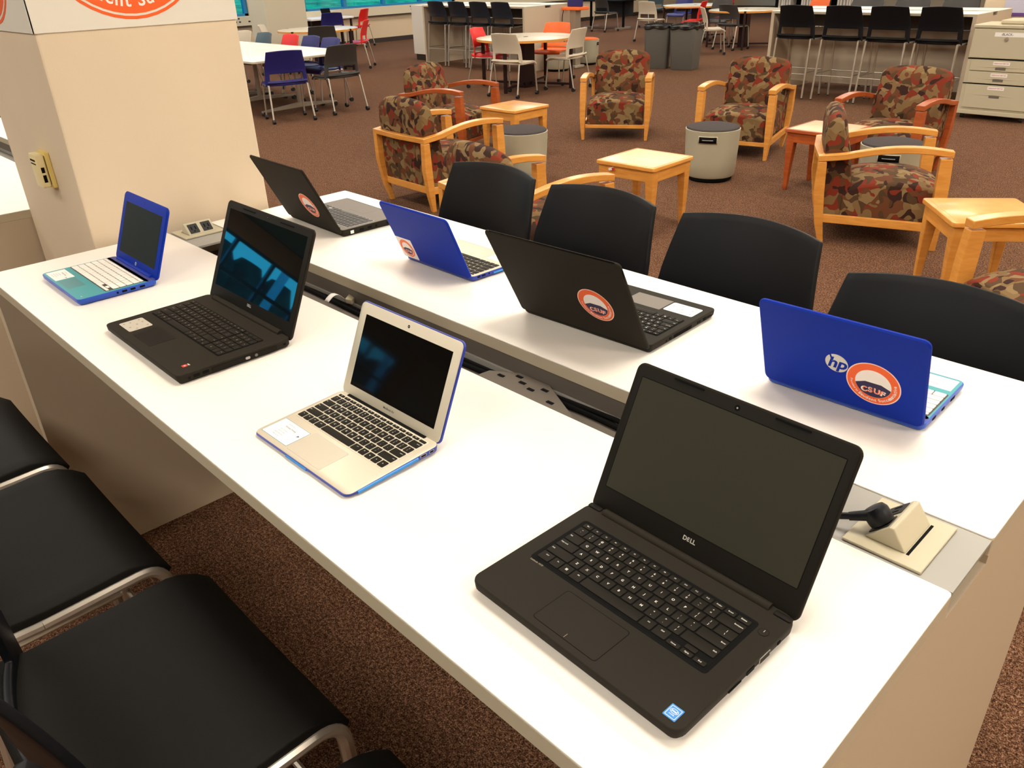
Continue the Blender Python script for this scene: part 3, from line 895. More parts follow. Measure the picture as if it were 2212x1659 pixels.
# --- 3. wide black laptop with reflecting screen
e, lid, lz, zt = laptop('laptop', 'wide black laptop with number pad and a glossy screen mirroring blue windows', -1.733, .509, -.007, .405, .262, .254, .417,
    t=.022, screen=(-.1825, .1825, .0405, .235), scrm='mirrorscreen', rl=.012, rb=.012)
keyboard(e, -.182, .170, .1055, .2115, zt + .0002, STD, 'key', 'legenddim', num=True)
mk('touchpad', slab(.100, .063, .002, zt, zt + .0002, 0, -.041, .053), 'glossscreen' if False else 'lblack2', e, smooth=False)
o = paper_label(e, -.1415, .050, .068, .055, zt, 'silver', 'icons', 'feature_label', .005); o['label'] = 'silver feature label'
mk('chip_sticker', G().add(slab(.011, .011, .001, zt, zt + .0002, 0, .1625, .034)), 'redink', e, smooth=False)['label'] = 'small red chip sticker'
g = G(); vf, _ = text_geo('AMD', .0048, .02); g.add(vf, Matrix.Translation((.1625, .0425, zt + .0002)))
vf, _ = text_geo('A8', .005, .02); g.add(vf, Matrix.Translation((.1625, .034, zt + .0003))); mk('sticker_lettering', g, 'paper', e, smooth=False)
webcam(lid, 0, .2445, lz, .0014)
lid_text(lid, 'DELL', 0, .0295, .0088, lz, 'silver', .03)
for a_ in (-.09, .09): mk('bezel_pad', slab(.06, .003, .0012, lz, lz + .001, 0, a_, .2445), 'slot', lid, smooth=False)
barrel(e, .262, -.165, .165, .021, .0085, 'lblack')
mk('drive_tray', box(.2025, .2036, .075, .225, .005, .016), 'lblack2', e, smooth=False)
mk('drive_button', G().add(prism(disc(.0035, 20), 0, .0006), Matrix.Translation((.2036, .175, .0105)) @ Matrix.Rotation(PI / 2, 4, 'Y')), 'tray', e, smooth=False)
port(e, .2030, .04, .012, .0135, .006); port(e, .2030, .06, .012, .0135, .006); port(e, .2030, .024, .011, .004, .004); port(e, .2030, .245, .012, .006, .004, 'slot')
mk('side_latch', G().add(slab(.011, .006, .0028, 0, .0006), Matrix.Translation((.2036, .155, .0105)) @ Matrix.Rotation(PI / 2, 4, 'Y') @ Matrix.Rotation(PI / 2, 4, 'Z')), 'greyink', e)

# --- 4. small blue laptop with white keys, far left
WK = [[(a, b_) for a, b_ in r_] for r_ in STD]
def blue_hp(label, X, Y, yaw, w, d, ll, tilt, back=False):
    e, lid, lz, zt = laptop('laptop', label, X, Y, yaw, w, d, ll, tilt, t=.0175, base='lbluebase', lidm='lblue', bez='lbluebase' if back else 'lblue',
        screen=(-.1275, .1275, .0268, .1725), scrm='darkscreen', rl=.014, rb=.014)
    def dslab(y0, y1, m_, nm): mk(nm, slab(w - .006, y1 - y0, .010, zt - .0003, zt + .0002, 0, 0, (y0 + y1) / 2), m_, e, smooth=False)
    dslab(.003, d - .02, 'teal', 'palm_rest')
    dslab(.178, d - .003, 'lbluedeck', 'deck')
    keyboard(e, -.142, .137, .0768, .1768, zt + .0002, WK, 'keywhite', 'greyink', fn_h=.55, gap=.0016, wellmat='keydark', legends=False)
    mk('touchpad', slab(.086, .045, .002, zt, zt + .0003, 0, -.0, .034), 'tealpad', e, smooth=False)
    paper_label(e, -.096, .034, .090, .050, zt + .0002)
    g = G().add(prism(disc(.0052, 24, 0, .0145), lz, lz + .0003)); mk('brand_badge', g, 'silver', lid, smooth=False)
    vf, _ = text_geo('hp', .0068, .02, shear=.25); mk('brand_lettering', G().add(vf, Matrix.Translation((0, .0147, lz + .0004))), 'lblue', lid, smooth=False)
    webcam(lid, 0, .1865, lz, .0012)
    barrel(e, d, -w / 2 + .03, w / 2 - .03, .0165, .007, 'lblue')
    g = G(); vf, _ = text_geo('intel', .006, .01); g.add(vf, Matrix.Translation((.128, .018, zt + .0004))); mk('chip_lettering', g, 'silver', e, smooth=False)
    for y_, w_ in ((.165, .014), (.14, .013), (.118, .013), (.1, .005)):
        port(e, w / 2, y_, .0105, w_, .005)
    for y_, w_ in ((.165, .014), (.12, .013), (.07, .02)):
        port(e, -w / 2, y_, .0105, w_, .005, side=-1)
    return e, lid, lz
blue_hp('small royal blue laptop with teal palm rest and white keys, open by the pillar', -2.312, .524, -.011, .303, .207, .199, .388)

# --- 5. blue laptop from behind, right
e, lid, lz = blue_hp('royal blue laptop seen from behind, silver oval badge and orange sticker on its lid', -.524, 1.54, 3.170, .300, .214, .201, .350, True)
# outer side of lid: z=0 face, pointing away from the screen.  flip about the vertical
Fl = Matrix.Rotation(PI, 4, 'Y')
g = G().add(prism([(.0208 * math.cos(a * PI / 20), .0208 * math.sin(a * PI / 20)) for a in range(40)], 0, .0004), Matrix.Translation((.004, .098, 0)) @ Fl)
mk('outer_badge', g, 'silver', lid, smooth=False)
vf, _ = text_geo('hp', .0345, .03, shear=.28)
mk('outer_badge_lettering', G().add(vf, Matrix.Translation((.004, .0975, -.00045)) @ Fl).add(box(-.00220, .0012, .001, .0120, -.00048, -.0004), Matrix.Translation((.013, .105, 0)) @ Matrix.Rotation(-.28, 4, 'Z')), 'lblue', lid, smooth=False)
round_sticker(lid, Matrix.Translation((-(.150 - .0885), .0735, -.0001)) @ Fl, .048)

# --- 6. big black laptop from behind, centre
e, lid, lz, zt = laptop('laptop', 'large black laptop seen from behind in the middle of the far worktop', -1.104, 1.529, 3.180, .368, .268, .252, .485,
    t=.021, lidm='lblack', screen=(-.172, .172, .035, .235), rl=.010, rb=.012)
keyboard(e, -.165, .150, .108, .215, zt + .0002, STD, 'key', 'legend', num=True)
mk('touchpad', slab(.100, .063, .002, zt, zt + .0002, 0, -.035, .058), 'tray', e, smooth=False)
paper_label(e, -.128, .055, .078, .052, zt, 'paper', 'icons', 'feature_label', .005)
round_sticker(lid, Matrix.Translation((-(.184 - .107), .105, -.0001)) @ Fl, .0465)
mk('lid_gloss_edge', tube(bend([(-.178, .02, .003), (-.183, .245, .003), (-.17, .2515, .003), (.17, .2515, .003), (.183, .245, .003), (.178, .02, .003)], .012, 5), .0018, 6), 'glossscreen', lid)
for k in range(14): port(e, -.184, .175 - .0 - k * .0052, .011, .0022, .008, side=-1)
port(e, -.184, .19, .012, .008, .006, side=-1); port(e, -.184, .075, .012, .014, .005, side=-1); port(e, -.184, .05, .012, .013, .006, side=-1); port(e, -.184, .028, .011, .022, .002, side=-1); port(e, -.184, .205, .011, .004, .004, side=-1)
barrel(e, .266, -.15, .15, .019, .0075, 'lblack2')

# --- 7. blue cased silver laptop from behind
e, lid, lz, zt = laptop('laptop', 'silver laptop in blue case seen from behind, white square sticker on the lid corner', -1.665, 1.506, 3.126, .293, .196, .189, .395,
    t=.0155, base='case', lidm='lblue', bez='alu', screen=(-.1265, .1265, .0225, .1635), scrm='glossscreen', rl=.013, rb=.014)
mk('palm_rest', slab(.290, .190, .012, .006, .0162, .0008, 0, .098), 'alu', e)
keyboard(e, -.136, .131, .0835, .184, .0165, MACR, 'key', 'legenddim', fn_h=.5, gap=.0030, kh=.0014, wellmat='alu', legends=False)
mk('touchpad', slab(.103, .061, .004, .0162, .0164, 0, .001, .0415), 'alupad', e, smooth=False)
paper_label(e, -.098, .0385, .083, .050, .0163)
round_sticker(lid, Matrix.Translation((.1465 - .0385, .0385, -.0001)) @ Fl, .031, square=.070)
for y_, w_ in ((.172, .010), (.155, .013), (.135, .004)): port(e, -.1465, y_, .011, w_, .004, side=-1)
mk('case_rim', tube([(-.1465, .02, .008), (-.1465, .12, .008)], .0028, 8), 'intel', e)

# --- 8. black laptop from behind, left end
e, lid, lz, zt = laptop('laptop', 'black laptop seen from behind at the far left end of the worktop near the pillar', -2.294, 1.545, 3.108, .340, .232, .241, .453,
    t=.022, lidm='lblack', screen=(-.155, .155, .035, .22), rl=.010, rb=.010)
mk('deck', slab(.332, .222, .008, zt - .0003, zt + .0002, 0, 0, .116), 'tray', e, smooth=False)
keyboard(e, -.150, .145, .100, .200, zt + .0003, STD, 'keydark', 'legenddim', legends=False, wellmat='greyink')
mk('touchpad', slab(.09, .055, .002, zt + .0001, zt + .0004, 0, -.01, .05), 'tray', e, smooth=False)
round_sticker(lid, Matrix.Translation((-(.170 - .107), .092, -.0001)) @ Fl, .045)
mk('port', box(-.1706, -.1696, .19, .202, .006, .016), 'paper', e, smooth=False)
for y_, w_ in ((.16, .015), (.13, .013), (.105, .006), (.05, .03)): port(e, -.170, y_, .012, w_, .007, side=-1)
mk('brand_badge', prism(disc(.009, 24, -.135, .028), zt + .0003, zt + .0005), 'paper', e, smooth=False)
barrel(e, .230, -.14, .14, .019, .0075, 'slot')

# ================================================================ SEATING: plastic chairs and stools
# local front = -y
def seat_shell(kind, colour, seat_mat=None):
    S = .74 if kind == 'stool' else .455
    nm = 'bar_stool' if kind == 'stool' else 'task_chair'
    e = empty(nm)
    K = 1.0
    # seat
    def sf(u, v):
        x = (u - .5) * 2
        hw = .250
        y = -.215 + .40 * v
        z = S - .004 + .006 * x * x - .012 * math.sin(v * PI)
        if v < .22: z -= .050 * ((.22 - v) / .22) ** 2
        if v > .85: z += .02 * ((v - .85) / .15) ** 2
        r = 1 - .05 * max(0, (v - .6) / .4)
        return (x * hw * r, y, z)
    mk('seat', gridsurf(sf, 12, 16), seat_mat or colour, e, solid=.022, bevel=.004)
    # back
    zb, zt_ = -.03, .360
    def hw(s):
        return .262 - .020 * min(1, s / .6) - .026 * max(0, (s - .6) / .4)
    def bf(u, v):
        x = (u - .5) * 2
        z = S + zb + (zt_ - zb) * v
        bow = .055 * (1 - x * x)
        y = .115 + bow + .02 * v
        if v > .4: y += .062 * ((v - .4) / .6) ** 1.4
        z += .012 * v * (1 - x * x)
        return (x * hw(v), y, z)
    mk('backrest', gridsurf(bf, 20, 20, skip=lambda u, v: .16 < v < .36 and .1 < u < .9), colour, e, solid=.014, bevel=.003)
    tm = 'chrome'
    r = .0125
    if kind == 'stool':
        fx, fy, bx, by = .247, -.235, .247, .235
        for s in (-1, 1):
            mk('leg', tube(bend([(s * .247, .02, S - .028), (s * .247, -.205, S - .022), (s * fx, fy, .006)], .05, 7), r, 10), tm, e)
            mk('leg', tube([(s * .235, .175, S - .03), (s * bx, by, .006)], r, 10), tm, e)
            mk('side_rail', tube([(s * .247, .02, S - .028), (s * .235, .178, S - .03)], r, 10), tm, e)
        def at(y0, s, z): return None
        for s in (-1, 1):
            mk('footrest', tube([(s * .247, -.228, .32), (s * .243, .215, .32)], .007, 8), tm, e)
        mk('footrest', tube([(-.247, -.228, .32), (.247, -.228, .32)], .008, 8), tm, e)
        mk('footrest', tube([(-.243, .215, .30), (.243, .215, .30)], .006, 8), tm, e)
        for px, py in ((-fx, fy), (fx, fy), (-bx, by), (bx, by)):
            mk('glide', lathe([(.013, 0), (.014, .012)], 12), 'caster', e, loc=(px, py, 0))
    else:
        for s in (-1, 1):
            mk('leg', tube(bend([(s * .235, .0, S - .028), (s * .235, -.185, S - .022), (s * .245, -.225, .05)], .04, 5), .011, 8), tm, e)
            mk('leg', tube([(s * .235, .165, S - .02), (s * .255, .245, .05)], .011, 8), tm, e)
            mk('side_rail', tube([(s * .235, .0, S - .028), (s * .235, .165, S - .025)], .011, 8), tm, e)
            for yy in (-.225, .245):
                q = .245 if yy < 0 else .255
                mk('caster', tube([(s * q - .018, yy, .027), (s * q + .018, yy, .027)], .027, 14), 'caster', e)
    return e
protos = {}
def seat(kind, colour, x, y, yawdeg, label, cat, group, seat_mat=None, scale=1.0):
    k = (kind, colour, seat_mat)
    if k not in protos:
        protos[k] = seat_shell(kind, colour, seat_mat); o = protos[k]
    else:
        o = copy_tree(protos[k])
    o.location = (x, y, 0); o.rotation_euler = (0, 0, rad(yawdeg)); o.scale = (scale,) * 3
    tag(o, label, cat, group)
    return o
# near side stools
NG = 'black stools on the near side of the worktop'
for x, y, r_, lb in ((-2.222, .130, 180, 'black stool on the near side, farthest left, mostly cut by the picture edge'),
                     (-1.665, .145, 180, 'black stool on the near side, second from the pillar end'),
                     (-1.085, .187, 180, 'black stool in the lower left corner with its whole seat and curved back showing'),
                     (-.50, .200, 180, 'black stool whose seat corner just shows at the bottom picture edge')):
    seat('stool', 'blackplastic', x, y, r_, lb, 'stool', NG, 'blackseat')
FG = 'black stools on the far side of the worktop'
for x, y, r_, lb in ((-2.175, 1.80, 0, 'black curved stool back farthest left of the far side row'),
                     (-1.645, 1.782, 0, 'black curved stool back behind the centre black laptop'),
                     (-1.108, 1.778, 0, 'black curved stool back right of the centre black laptop, nothing in front'),
                     (-.52, 1.61, 1, 'black curved stool back behind the royal blue laptop at the right picture edge')):
    seat('stool', 'blackplastic', x, y, r_, lb, 'stool', FG, 'blackseat')
RG = 'black stools at the right back counter'
for i, x in enumerate((-5.74, -5.09, -4.50, -3.89)):
    seat('stool', 'blackplastic', x, 11.06, 180, 'black high stool at the right back counter, ' + ('farthest left of the row', 'second from the left of the row', 'second from the filing cabinet', 'nearest the filing cabinet')[i], 'stool', RG, 'blackseat', 1.045)
LG = 'blue-black stools at the left back counter'
for i, x in enumerate((-13.27, -12.66, -12.05, -11.46)):
    seat('stool', 'navystool', x, 11.06, 180, 'blue-black high stool at the left back counter, ' + ('farthest left of the row', 'second from the left of the row', 'third from the left of the row', 'nearest the round table')[i], 'stool', LG, 'blackseat', 1.045)
# stools on the other side of the right counter
OG = 'black stools on the far side of the right back counter'
for i, x in enumerate((-5.65, -5.0, -4.35)):
    seat('stool', 'dgrey', x, 12.62, 0, 'dark stool back just seen over the right back counter, ' + ('left one', 'middle one', 'right one')[i], 'stool', OG, 'blackseat', 1.045)
# chairs
CH = [
 ('navy', -10.08, 5.62, -107, 'navy blue rolling chair at the near end of the long white table'),
 ('dgrey', -10.10, 6.44, -90, 'charcoal rolling chair at the near end of the long white table'),
 ('whiteplastic', -14.0, 6.98, 0, 'pale putty chair behind the long white table, farthest left of five'),
 ('steelblue', -13.17, 6.90, 0, 'slate blue chair behind the long white table, beside the pale putty one'),
 ('red', -12.3, 6.88, 0, 'red chair behind the long white table, in the middle of five'),
 ('navy', -11.66, 6.86, 0, 'navy chair behind the long white table, left of another navy one'),
 ('navy', -11.02, 6.80, 0, 'navy chair behind the long white table, farthest right of five'),
 ('dgrey', -13.75, 8.55, -118, 'black chair standing at the near edge of the left round table, seen from behind'),
 ('whiteplastic', -15.05, 8.32, 140, 'pale chair on the left side of the left round table by the cream column'),
 ('navy', -17.75, 11.35, -115, 'navy chair pushed up to the window desk'),
 ('red', -14.45, 9.78, -45, 'red rolling chair at the right side of the left round table'),
 ('red', -18.4, 12.55, -60, 'red rolling chair standing against the window wall'),
 ('whiteplastic', -9.09, 8.85, 188, 'putty chair at the near side of the centre round table, seen from behind'),
 ('whiteplastic', -8.88, 9.82, -78, 'putty chair at the right side of the centre round table, turned sideways'),
 ('orange', -9.8, 10.45, 14, 'orange chair behind the centre round table'),
 ('red', -10.15, 9.35, 112, 'red chair at the left side of the centre round table'),
 ('whiteplastic', -12.62, 16.9, 180, 'putty rolling chair far back just left of the grey bins'),
 ('red', -11.5, 17.05, -70, 'red chair at the right side of the far round table behind the bins'),
 ('red', -11.35, 17.9, -80, 'second red chair just beyond the first one behind the bins'),
 ('whiteplastic', -9.76, 15.12, 130, 'putty rolling chair at the left side of the right round table'),
 ('dgrey', -11.0, 17.25, 10, 'dark grey chair behind the right round table'),
 ('dgrey', -9.9, 16.1, 172, 'black chair tucked under the near side of the right round table'),
 ('orange', -9.25, 18.3, -10, 'orange chair behind the right round table beside the bookshelf'),
 ('red', -8.2, 15.7, -80, 'red chair half hidden behind the left end of the right counter'),
 ('dgrey', -15.55, 18.75, 172, 'black rolling chair far back at the dark desk, seen from behind'),
 ('steelblue', -15.2, 20.4, -110, 'slate chair far back turned sideways near the wall'),
 ('navy', -13.2, 18.9, 0, 'navy chair behind the far round table'),
]
for c_, x, y, r_, lb in CH:
    seat('chair', c_, x, y, r_, lb, 'chair', 'plastic rolling chairs around the hall', None, 1.06)

# ================================================================ ARMCHAIRS
def armchair(wd):
    e = empty('armchair')
    wa, df, zf, wr_, dr, zr = .382, .383, .647, .359, .408, .594
    for s in (-1, 1):
        # front leg: wide at the arm, tapered to the floor
        def sec(z, x, y, hx, hy): return ((s * x, y, z), hx, hy)
        mk('leg', rectsweep([sec(0, .345, -.375, .015, .020), sec(.12, .350, -.368, .022, .028), sec(.25, .352, -.36, .030, .038), sec(.45, .350, -.352, .032, .040), sec(.60, .349, -.345, .032, .036)]), wd, e, smooth=False, bevel=.004)
        mk('leg', rectsweep([sec(0, .300, .318, .015, .018), sec(.14, .318, .348, .022, .028), sec(.35, .330, .375, .026, .034), sec(.555, .335, .380, .024, .028)]), wd, e, smooth=False, bevel=.004)
        # arm
        R = []
        n = 14
        for i in range(n + 1):
            t = i / n
            y = -df + (dr + df) * t
            zz = zf + .028 * math.sin(min(1, t * 1.25) * PI) - (zf - zr) * (max(0, t - .1) / .9) ** 1.5
            xo = wa + (wr_ - wa) * t + .006 * math.sin(t * PI)
            wd_ = .070 - .018 * t
            th_ = .040
            R.append([(s * xo, y, zz), (s * (xo - wd_), y, zz), (s * (xo - wd_), y, zz - th_), (s * xo, y, zz - th_)])
        mk('armrest', loft(R), wd, e, bevel=.004, smooth=True)
        mk('side_rail', loft([[(s * .335, -.35, .125), (s * .365, -.35, .125), (s * .365, -.35, .180), (s * .335, -.35, .180)], [(s * .315, .33, .15), (s * .34, .33, .15), (s * .34, .33, .205), (s * .315, .33, .205)]]), wd, e, smooth=False, bevel=.003)
    mk('back_rail', loft([[(-.355, .355, .552), (-.355, .405, .556), (-.355, .408, .594), (-.355, .355, .594)], [(0, .375, .552), (0, .425, .556), (0, .428, .594), (0, .375, .594)], [(.355, .355, .552), (.355, .405, .556), (.355, .408, .594), (.355, .355, .594)]]), wd, e, smooth=False, bevel=.003)
    mk('front_rail', box(-.325, .325, -.372, -.35, .125, .163), wd, e, smooth=False, bevel=.003)
    mk('rear_rail', box(-.325, .325, .33, .355, .15, .205), wd, e, smooth=False, bevel=.003)
    # seat cushion
    def cush(w, h0, h1, y0, y1, dome):
        R = []
        N = 14
        for i in range(N + 1):
            t = i / N; y = y0 + (y1 - y0) * t
            e_ = 1 - (abs(2 * t - 1)) ** 6
            ring = []
            n = 20
            ztop = h1 - .05 + .05 * (1 - (abs(2 * t - 1)) ** 3) + dome * math.sin(min(1, t * 1.0) * PI) * .5
            prof = [(-w, h0), (w, h0), (w, ztop - .045)]
            for k in range(9):
                a = k / 8
                xx = w - 2 * w * a
                zz = ztop - .03 * abs(2 * a - 1) ** 4 + dome * (1 - (2 * a - 1) ** 2)
                prof.append((xx * (1 if 0 < k < 8 else .985), zz))
            prof.append((-w, ztop - .045))
            R.append([(px, y, pz) for px, pz in prof])
        return loft(R)
    mk('seat_cushion', cush(.305, .160, .432, -.372, .23, .018), 'camo', e, bevel=.012, angle=50)
    # back cushion: side outline in y-z, lofted across x with arched top
    R = []
    N = 16
    for i in range(N + 1):
        a = -1 + 2 * i / N
        x = .302 * a
        ed = abs(a) ** 9
        top = .866 - .024 * a * a - .040 * ed
        fr = .012 * ed
        pts = [(.345, .165), (.362, .40), (.375 - fr, .58), (.384 - fr, top - .12), (.378 - fr, top - .045), (.350, top - .008), (.312, top), (.278, top - .02), (.252 + fr, top - .07),
               (.232 + fr, top - .16), (.205 + fr, .60), (.188 + fr, .50), (.17 + fr, .40), (.20, .18)]
        R.append([(x, py, pz) for py, pz in pts])
    mk('back_cushion', loft(R), 'camo', e, bevel=.008, angle=50)
    return e
acs = {}
for wd, x, y, yaw, lb in (
    ('maple', -5.94, 7.427, .567, 'maple armchair facing forward in the middle of the lounge'),
    ('maple', -4.361, 7.483, .226, 'maple armchair right of centre behind the putty drum stool'),
    ('cherry', -2.885, 7.443, -.019, 'reddish cherry armchair at the right in front of the grey filing cabinet'),
    ('maple', -2.231, 5.627, 2.066, 'maple armchair at the right seen from its side, facing right'),
    ('maple', -5.328, 4.306, 3.089, 'maple armchair at the left seen from behind'),
    ('cherry', -6.843, 5.718, 1.844, 'reddish cherry armchair at the left beyond the maple one'),
    ('maple', -3.44, 3.424, 2.955, 'maple armchair mostly hidden behind the two leftmost far side stool backs'),
    ('maple', -.628, 4.111, 5.554, 'maple armchair cut by the right picture edge beside the maple table')):
    if wd not in acs: o = acs[wd] = armchair(wd)
    else: o = copy_tree(acs[wd])
    o.location = (x, y, 0); o.rotation_euler = (0, 0, yaw)
    tag(o, lb, 'armchair', 'patterned wooden armchairs')

# ================================================================ SIDE TABLES
def side_table(wd, top, inset=True):
    e = empty('side_table')
    s = .505
    mk('tabletop', slab(s, s, .022, .472, .500, .006, bb=.004), wd, e)
    mk('top_inlay', slab(s - .055, s - .055, .008, .4995, .5008, .0005), top, e)
    for sx in (-1, 1):
        for sy_ in (-1, 1):
            c = s / 2 - .045
            mk('leg', rectsweep([((sx * (c + .0), sy_ * (c + .0), 0), .016, .016), ((sx * (c - .002), sy_ * (c - .002), .2), .024, .024), ((sx * (c - .006), sy_ * (c - .006), .39), .033, .033), ((sx * (c - .006), sy_ * (c - .006), .47), .034, .034)]), wd, e, smooth=False, bevel=.005)
    for k in range(4):
        o = mk('apron', box(-s / 2 + .06, s / 2 - .06, -s / 2 + .018, -s / 2 + .036, .395, .471), wd, e, smooth=False, bevel=.002)
        o.rotation_euler = (0, 0, k * PI / 2)
    return e
for wd, tp, x, y, yaw, lb in (('maple', 'cream_lam', -3.536, 4.74, .04, 'square maple side table with cream top in the middle of the lounge'),
                          ('maple', 'maple', -6.03, 5.87, .02, 'square all maple side table at the left behind a drum stool'),
                          ('cherry', 'pink_lam', -3.05, 6.55, 0.0, 'square cherry side table with peach top behind the side-on armchair'),
                          ('maple', 'maple', -1.29, 4.82, -.90, 'square all maple side table at the right beside the cut off armchair')):
    o = side_table(wd, tp); o.location = (x, y, 0); o.rotation_euler = (0, 0, yaw)
    tag(o, lb, 'side table', 'square side tables')
sc = tag(mk('price_tag', G().add(slab(.045, .018, .004, 0, .004)).add(slab(.02, .02, .003, .0042, .0062, 0, .018, -.004), mi=1), ['paper', 'redink'], loc=(-3.64, 4.4905, .452), rot=(PI / 2, -.3, 0.04)),
    'torn white and red sticker on the apron of the centre maple side table', 'sticker')

# ================================================================ DRUM STOOLS
def drum(pad='stoolpad', handle=True):
    e = empty('drum_stool')
    r = .236
    mk('base_ring', lathe([(.14, .004), (.175, 0), (.195, .012), (.198, .03), (.19, .046)], 40), 'slot', e)
    mk('body', lathe([(.17, .042), (.205, .040), (.214, .055), (.222, .16), (.229, .28), (.233, .41), (.236, .432), (.236, .440), (.228, .442), (.222, .434), (.1, .434)], 56), 'stoolbody', e)
    mk('seat_pad', lathe([(.2255, .434), (.2285, .446), (.222, .456), (.17, .468), (.09, .475), (.0, .477)], 48), pad, e)
    if handle:
        def cyl(r_, a_, z0_, z1_):
            return gridsurf(lambda u, v: (r_ * math.sin((u - .5) * 2 * a_), -r_ * math.cos((u - .5) * 2 * a_), z0_ + (z1_ - z0_) * v), 12, 2)
        mk('handle_rim', cyl(.2325, .355, .342, .405), 'cabinet', e, solid=.004)
        hn = mk('handle_recess', cyl(.2335, .325, .348, .399), 'slot', e, solid=.004)
        mk('handle_bar', cyl(.2365, .20, .370, .376), 'greyplate', e, solid=.002)
    return e
D0 = None
for x, y, yaw, pad, lb in ((-3.965, 6.28, -.62 + PI / 2 - .55, 'stoolpad', 'putty drum stool with black handle slot in the centre of the lounge'),
                      (-5.235, 5.175, 2.6, 'stoolpad', 'putty drum stool with charcoal pad at the left in front of a maple table'),
                      (-2.49, 6.50, .3, 'stoolpad', 'putty drum stool with charcoal pad behind the side-on armchair'),
                      (-10.80, 12.48, 2.0, 'orangepad', 'putty drum stool with orange pad right of the centre round table'),
                      (-10.6, 11.45, .66, 'orangepad', 'putty drum stool with orange pad hidden behind the orange chair'),
                      (-9.0, 17.4, .3, 'stoolpad', 'small putty drum stool far back under the right round table')):
    if D0 is None: D0 = o = drum()
    elif pad == 'stoolpad': o = copy_tree(D0)
    else: o = drum(pad)
    o.location = (x, y, 0); o.rotation_euler = (0, 0, yaw)
    tag(o, lb, 'stool', 'drum stools')

# ================================================================ ROUND TABLES
def round_table():
    e = empty('round_table')
    mk('tabletop', lathe([(.70, .705), (.775, .705), (.775, .738), (.0, .738)], 56), 'maple', e, smooth=True)
    mk('laminate_surface', lathe([(.0, .7382), (.773, .7382), (.770, .7402), (.0, .7402)], 56), 'roundlam', e)
    mk('grommet', prism(disc(.04, 20), .7404, .742), 'slot', e)
    for a in (20, 110, 200, 290):
        c, s = math.cos(rad(a)), math.sin(rad(a))
        mk('leg', box(-.022, .022, -.022, .022, .0, .742), 'darkmetal', e, smooth=False, loc=(.762 * c, .762 * s, 0), rot=(0, 0, rad(a)))
        mk('cross_beam', box(.10, .74, -.018, .018, .05, .085), 'darkmetal', e, smooth=False, rot=(0, 0, rad(a)))
    mk('column', box(-.08, .08, -.11, .11, .0, .70), 'darkmetal', e, smooth=False)
    return e
rt0 = round_table()
for i, (x, y, a, lb) in enumerate(((-9.58, 9.62, 0, 'round white table with maple edge in the centre behind the lounge'),
                            (-14.9, 9.2, 0, 'round white table with maple edge at the left near the cream column'),
                            (-12.1, 17.95, 30, 'round white table with maple edge far back behind the two grey bins'),
                            (-9.95, 16.65, 10, 'round white table with maple edge far back, left of the right counter'))):
    o = rt0 if i == 0 else copy_tree(rt0)
    o.location = (x, y, 0); o.rotation_euler = (0, 0, rad(a))
    tag(o, lb, 'table', 'round tables')

# long white table at the left
lt = empty('long_table', (-12.1, 6.1, 0)); tag(lt, 'long white training table at the left beyond the near pillar', 'table')
mk('tabletop', slab(3.72, 1.62, .03, .712, .735, .002), 'edge', lt)
mk('laminate_surface', slab(3.71, 1.61, .03, .735, .740, .001), 'laminate', lt)
for xx in (-1.5, -.35, .35, 1.5):
    mk('leg_post', tube([(xx, 0, .06), (xx, 0, .71)], .032, 12), 'tube', lt)
    mk('foot_bar', loft([[(xx - .02, -.6, .05), (xx + .02, -.6, .05), (xx + .02, -.6, .07), (xx - .02, -.6, .07)], [(xx - .035, 0, .06), (xx + .035, 0, .06), (xx + .035, 0, .12), (xx - .035, 0, .12)], [(xx - .02, .6, .05), (xx + .02, .6, .05), (xx + .02, .6, .07), (xx - .02, .6, .07)]]), 'tube', lt)
    for yy in (-.57, .57):
        mk('caster', tube([(xx - .025, yy, .03), (xx + .025, yy, .03)], .03, 12), 'caster', lt)
    mk('support_arm', box(xx - .03, xx + .03, -.55, .55, .68, .708), 'slot', lt, smooth=False)

# window desk with laptop
wd_ = empty('window_desk', (-18.45, 11.55, 0)); tag(wd_, 'pale desk under the blue window at the left back', 'desk')
mk('desktop', slab(.95, 1.2, .02, .70, .74, .003), 'laminate', wd_)
for sx in (-.4, .4):
    for sy_ in (-.55, .55): mk('leg', box(sx - .02, sx + .02, sy_ - .02, sy_ + .02, 0, .70), 'darkmetal', wd_, smooth=False)
mk('desk_panel', box(-.42, -.40, -.53, .53, .1, .70), 'darkmetal', wd_, smooth=False)
dl = empty('desk_laptop', (-18.45, 11.75, .7405), rad(90)); dl.location.z = .7425; dl.scale = (.8, .8, .8); tag(dl, 'small dark laptop standing on the window desk', 'laptop')
mk('base', slab(.33, .23, .01, 0, .018, .002), 'slot', dl)
mk('lid', slab(.33, .22, .01, 0, .008, .002, 0, .11), 'slot', dl, loc=(0, .115, .014), rot=(rad(70), 0, 0))

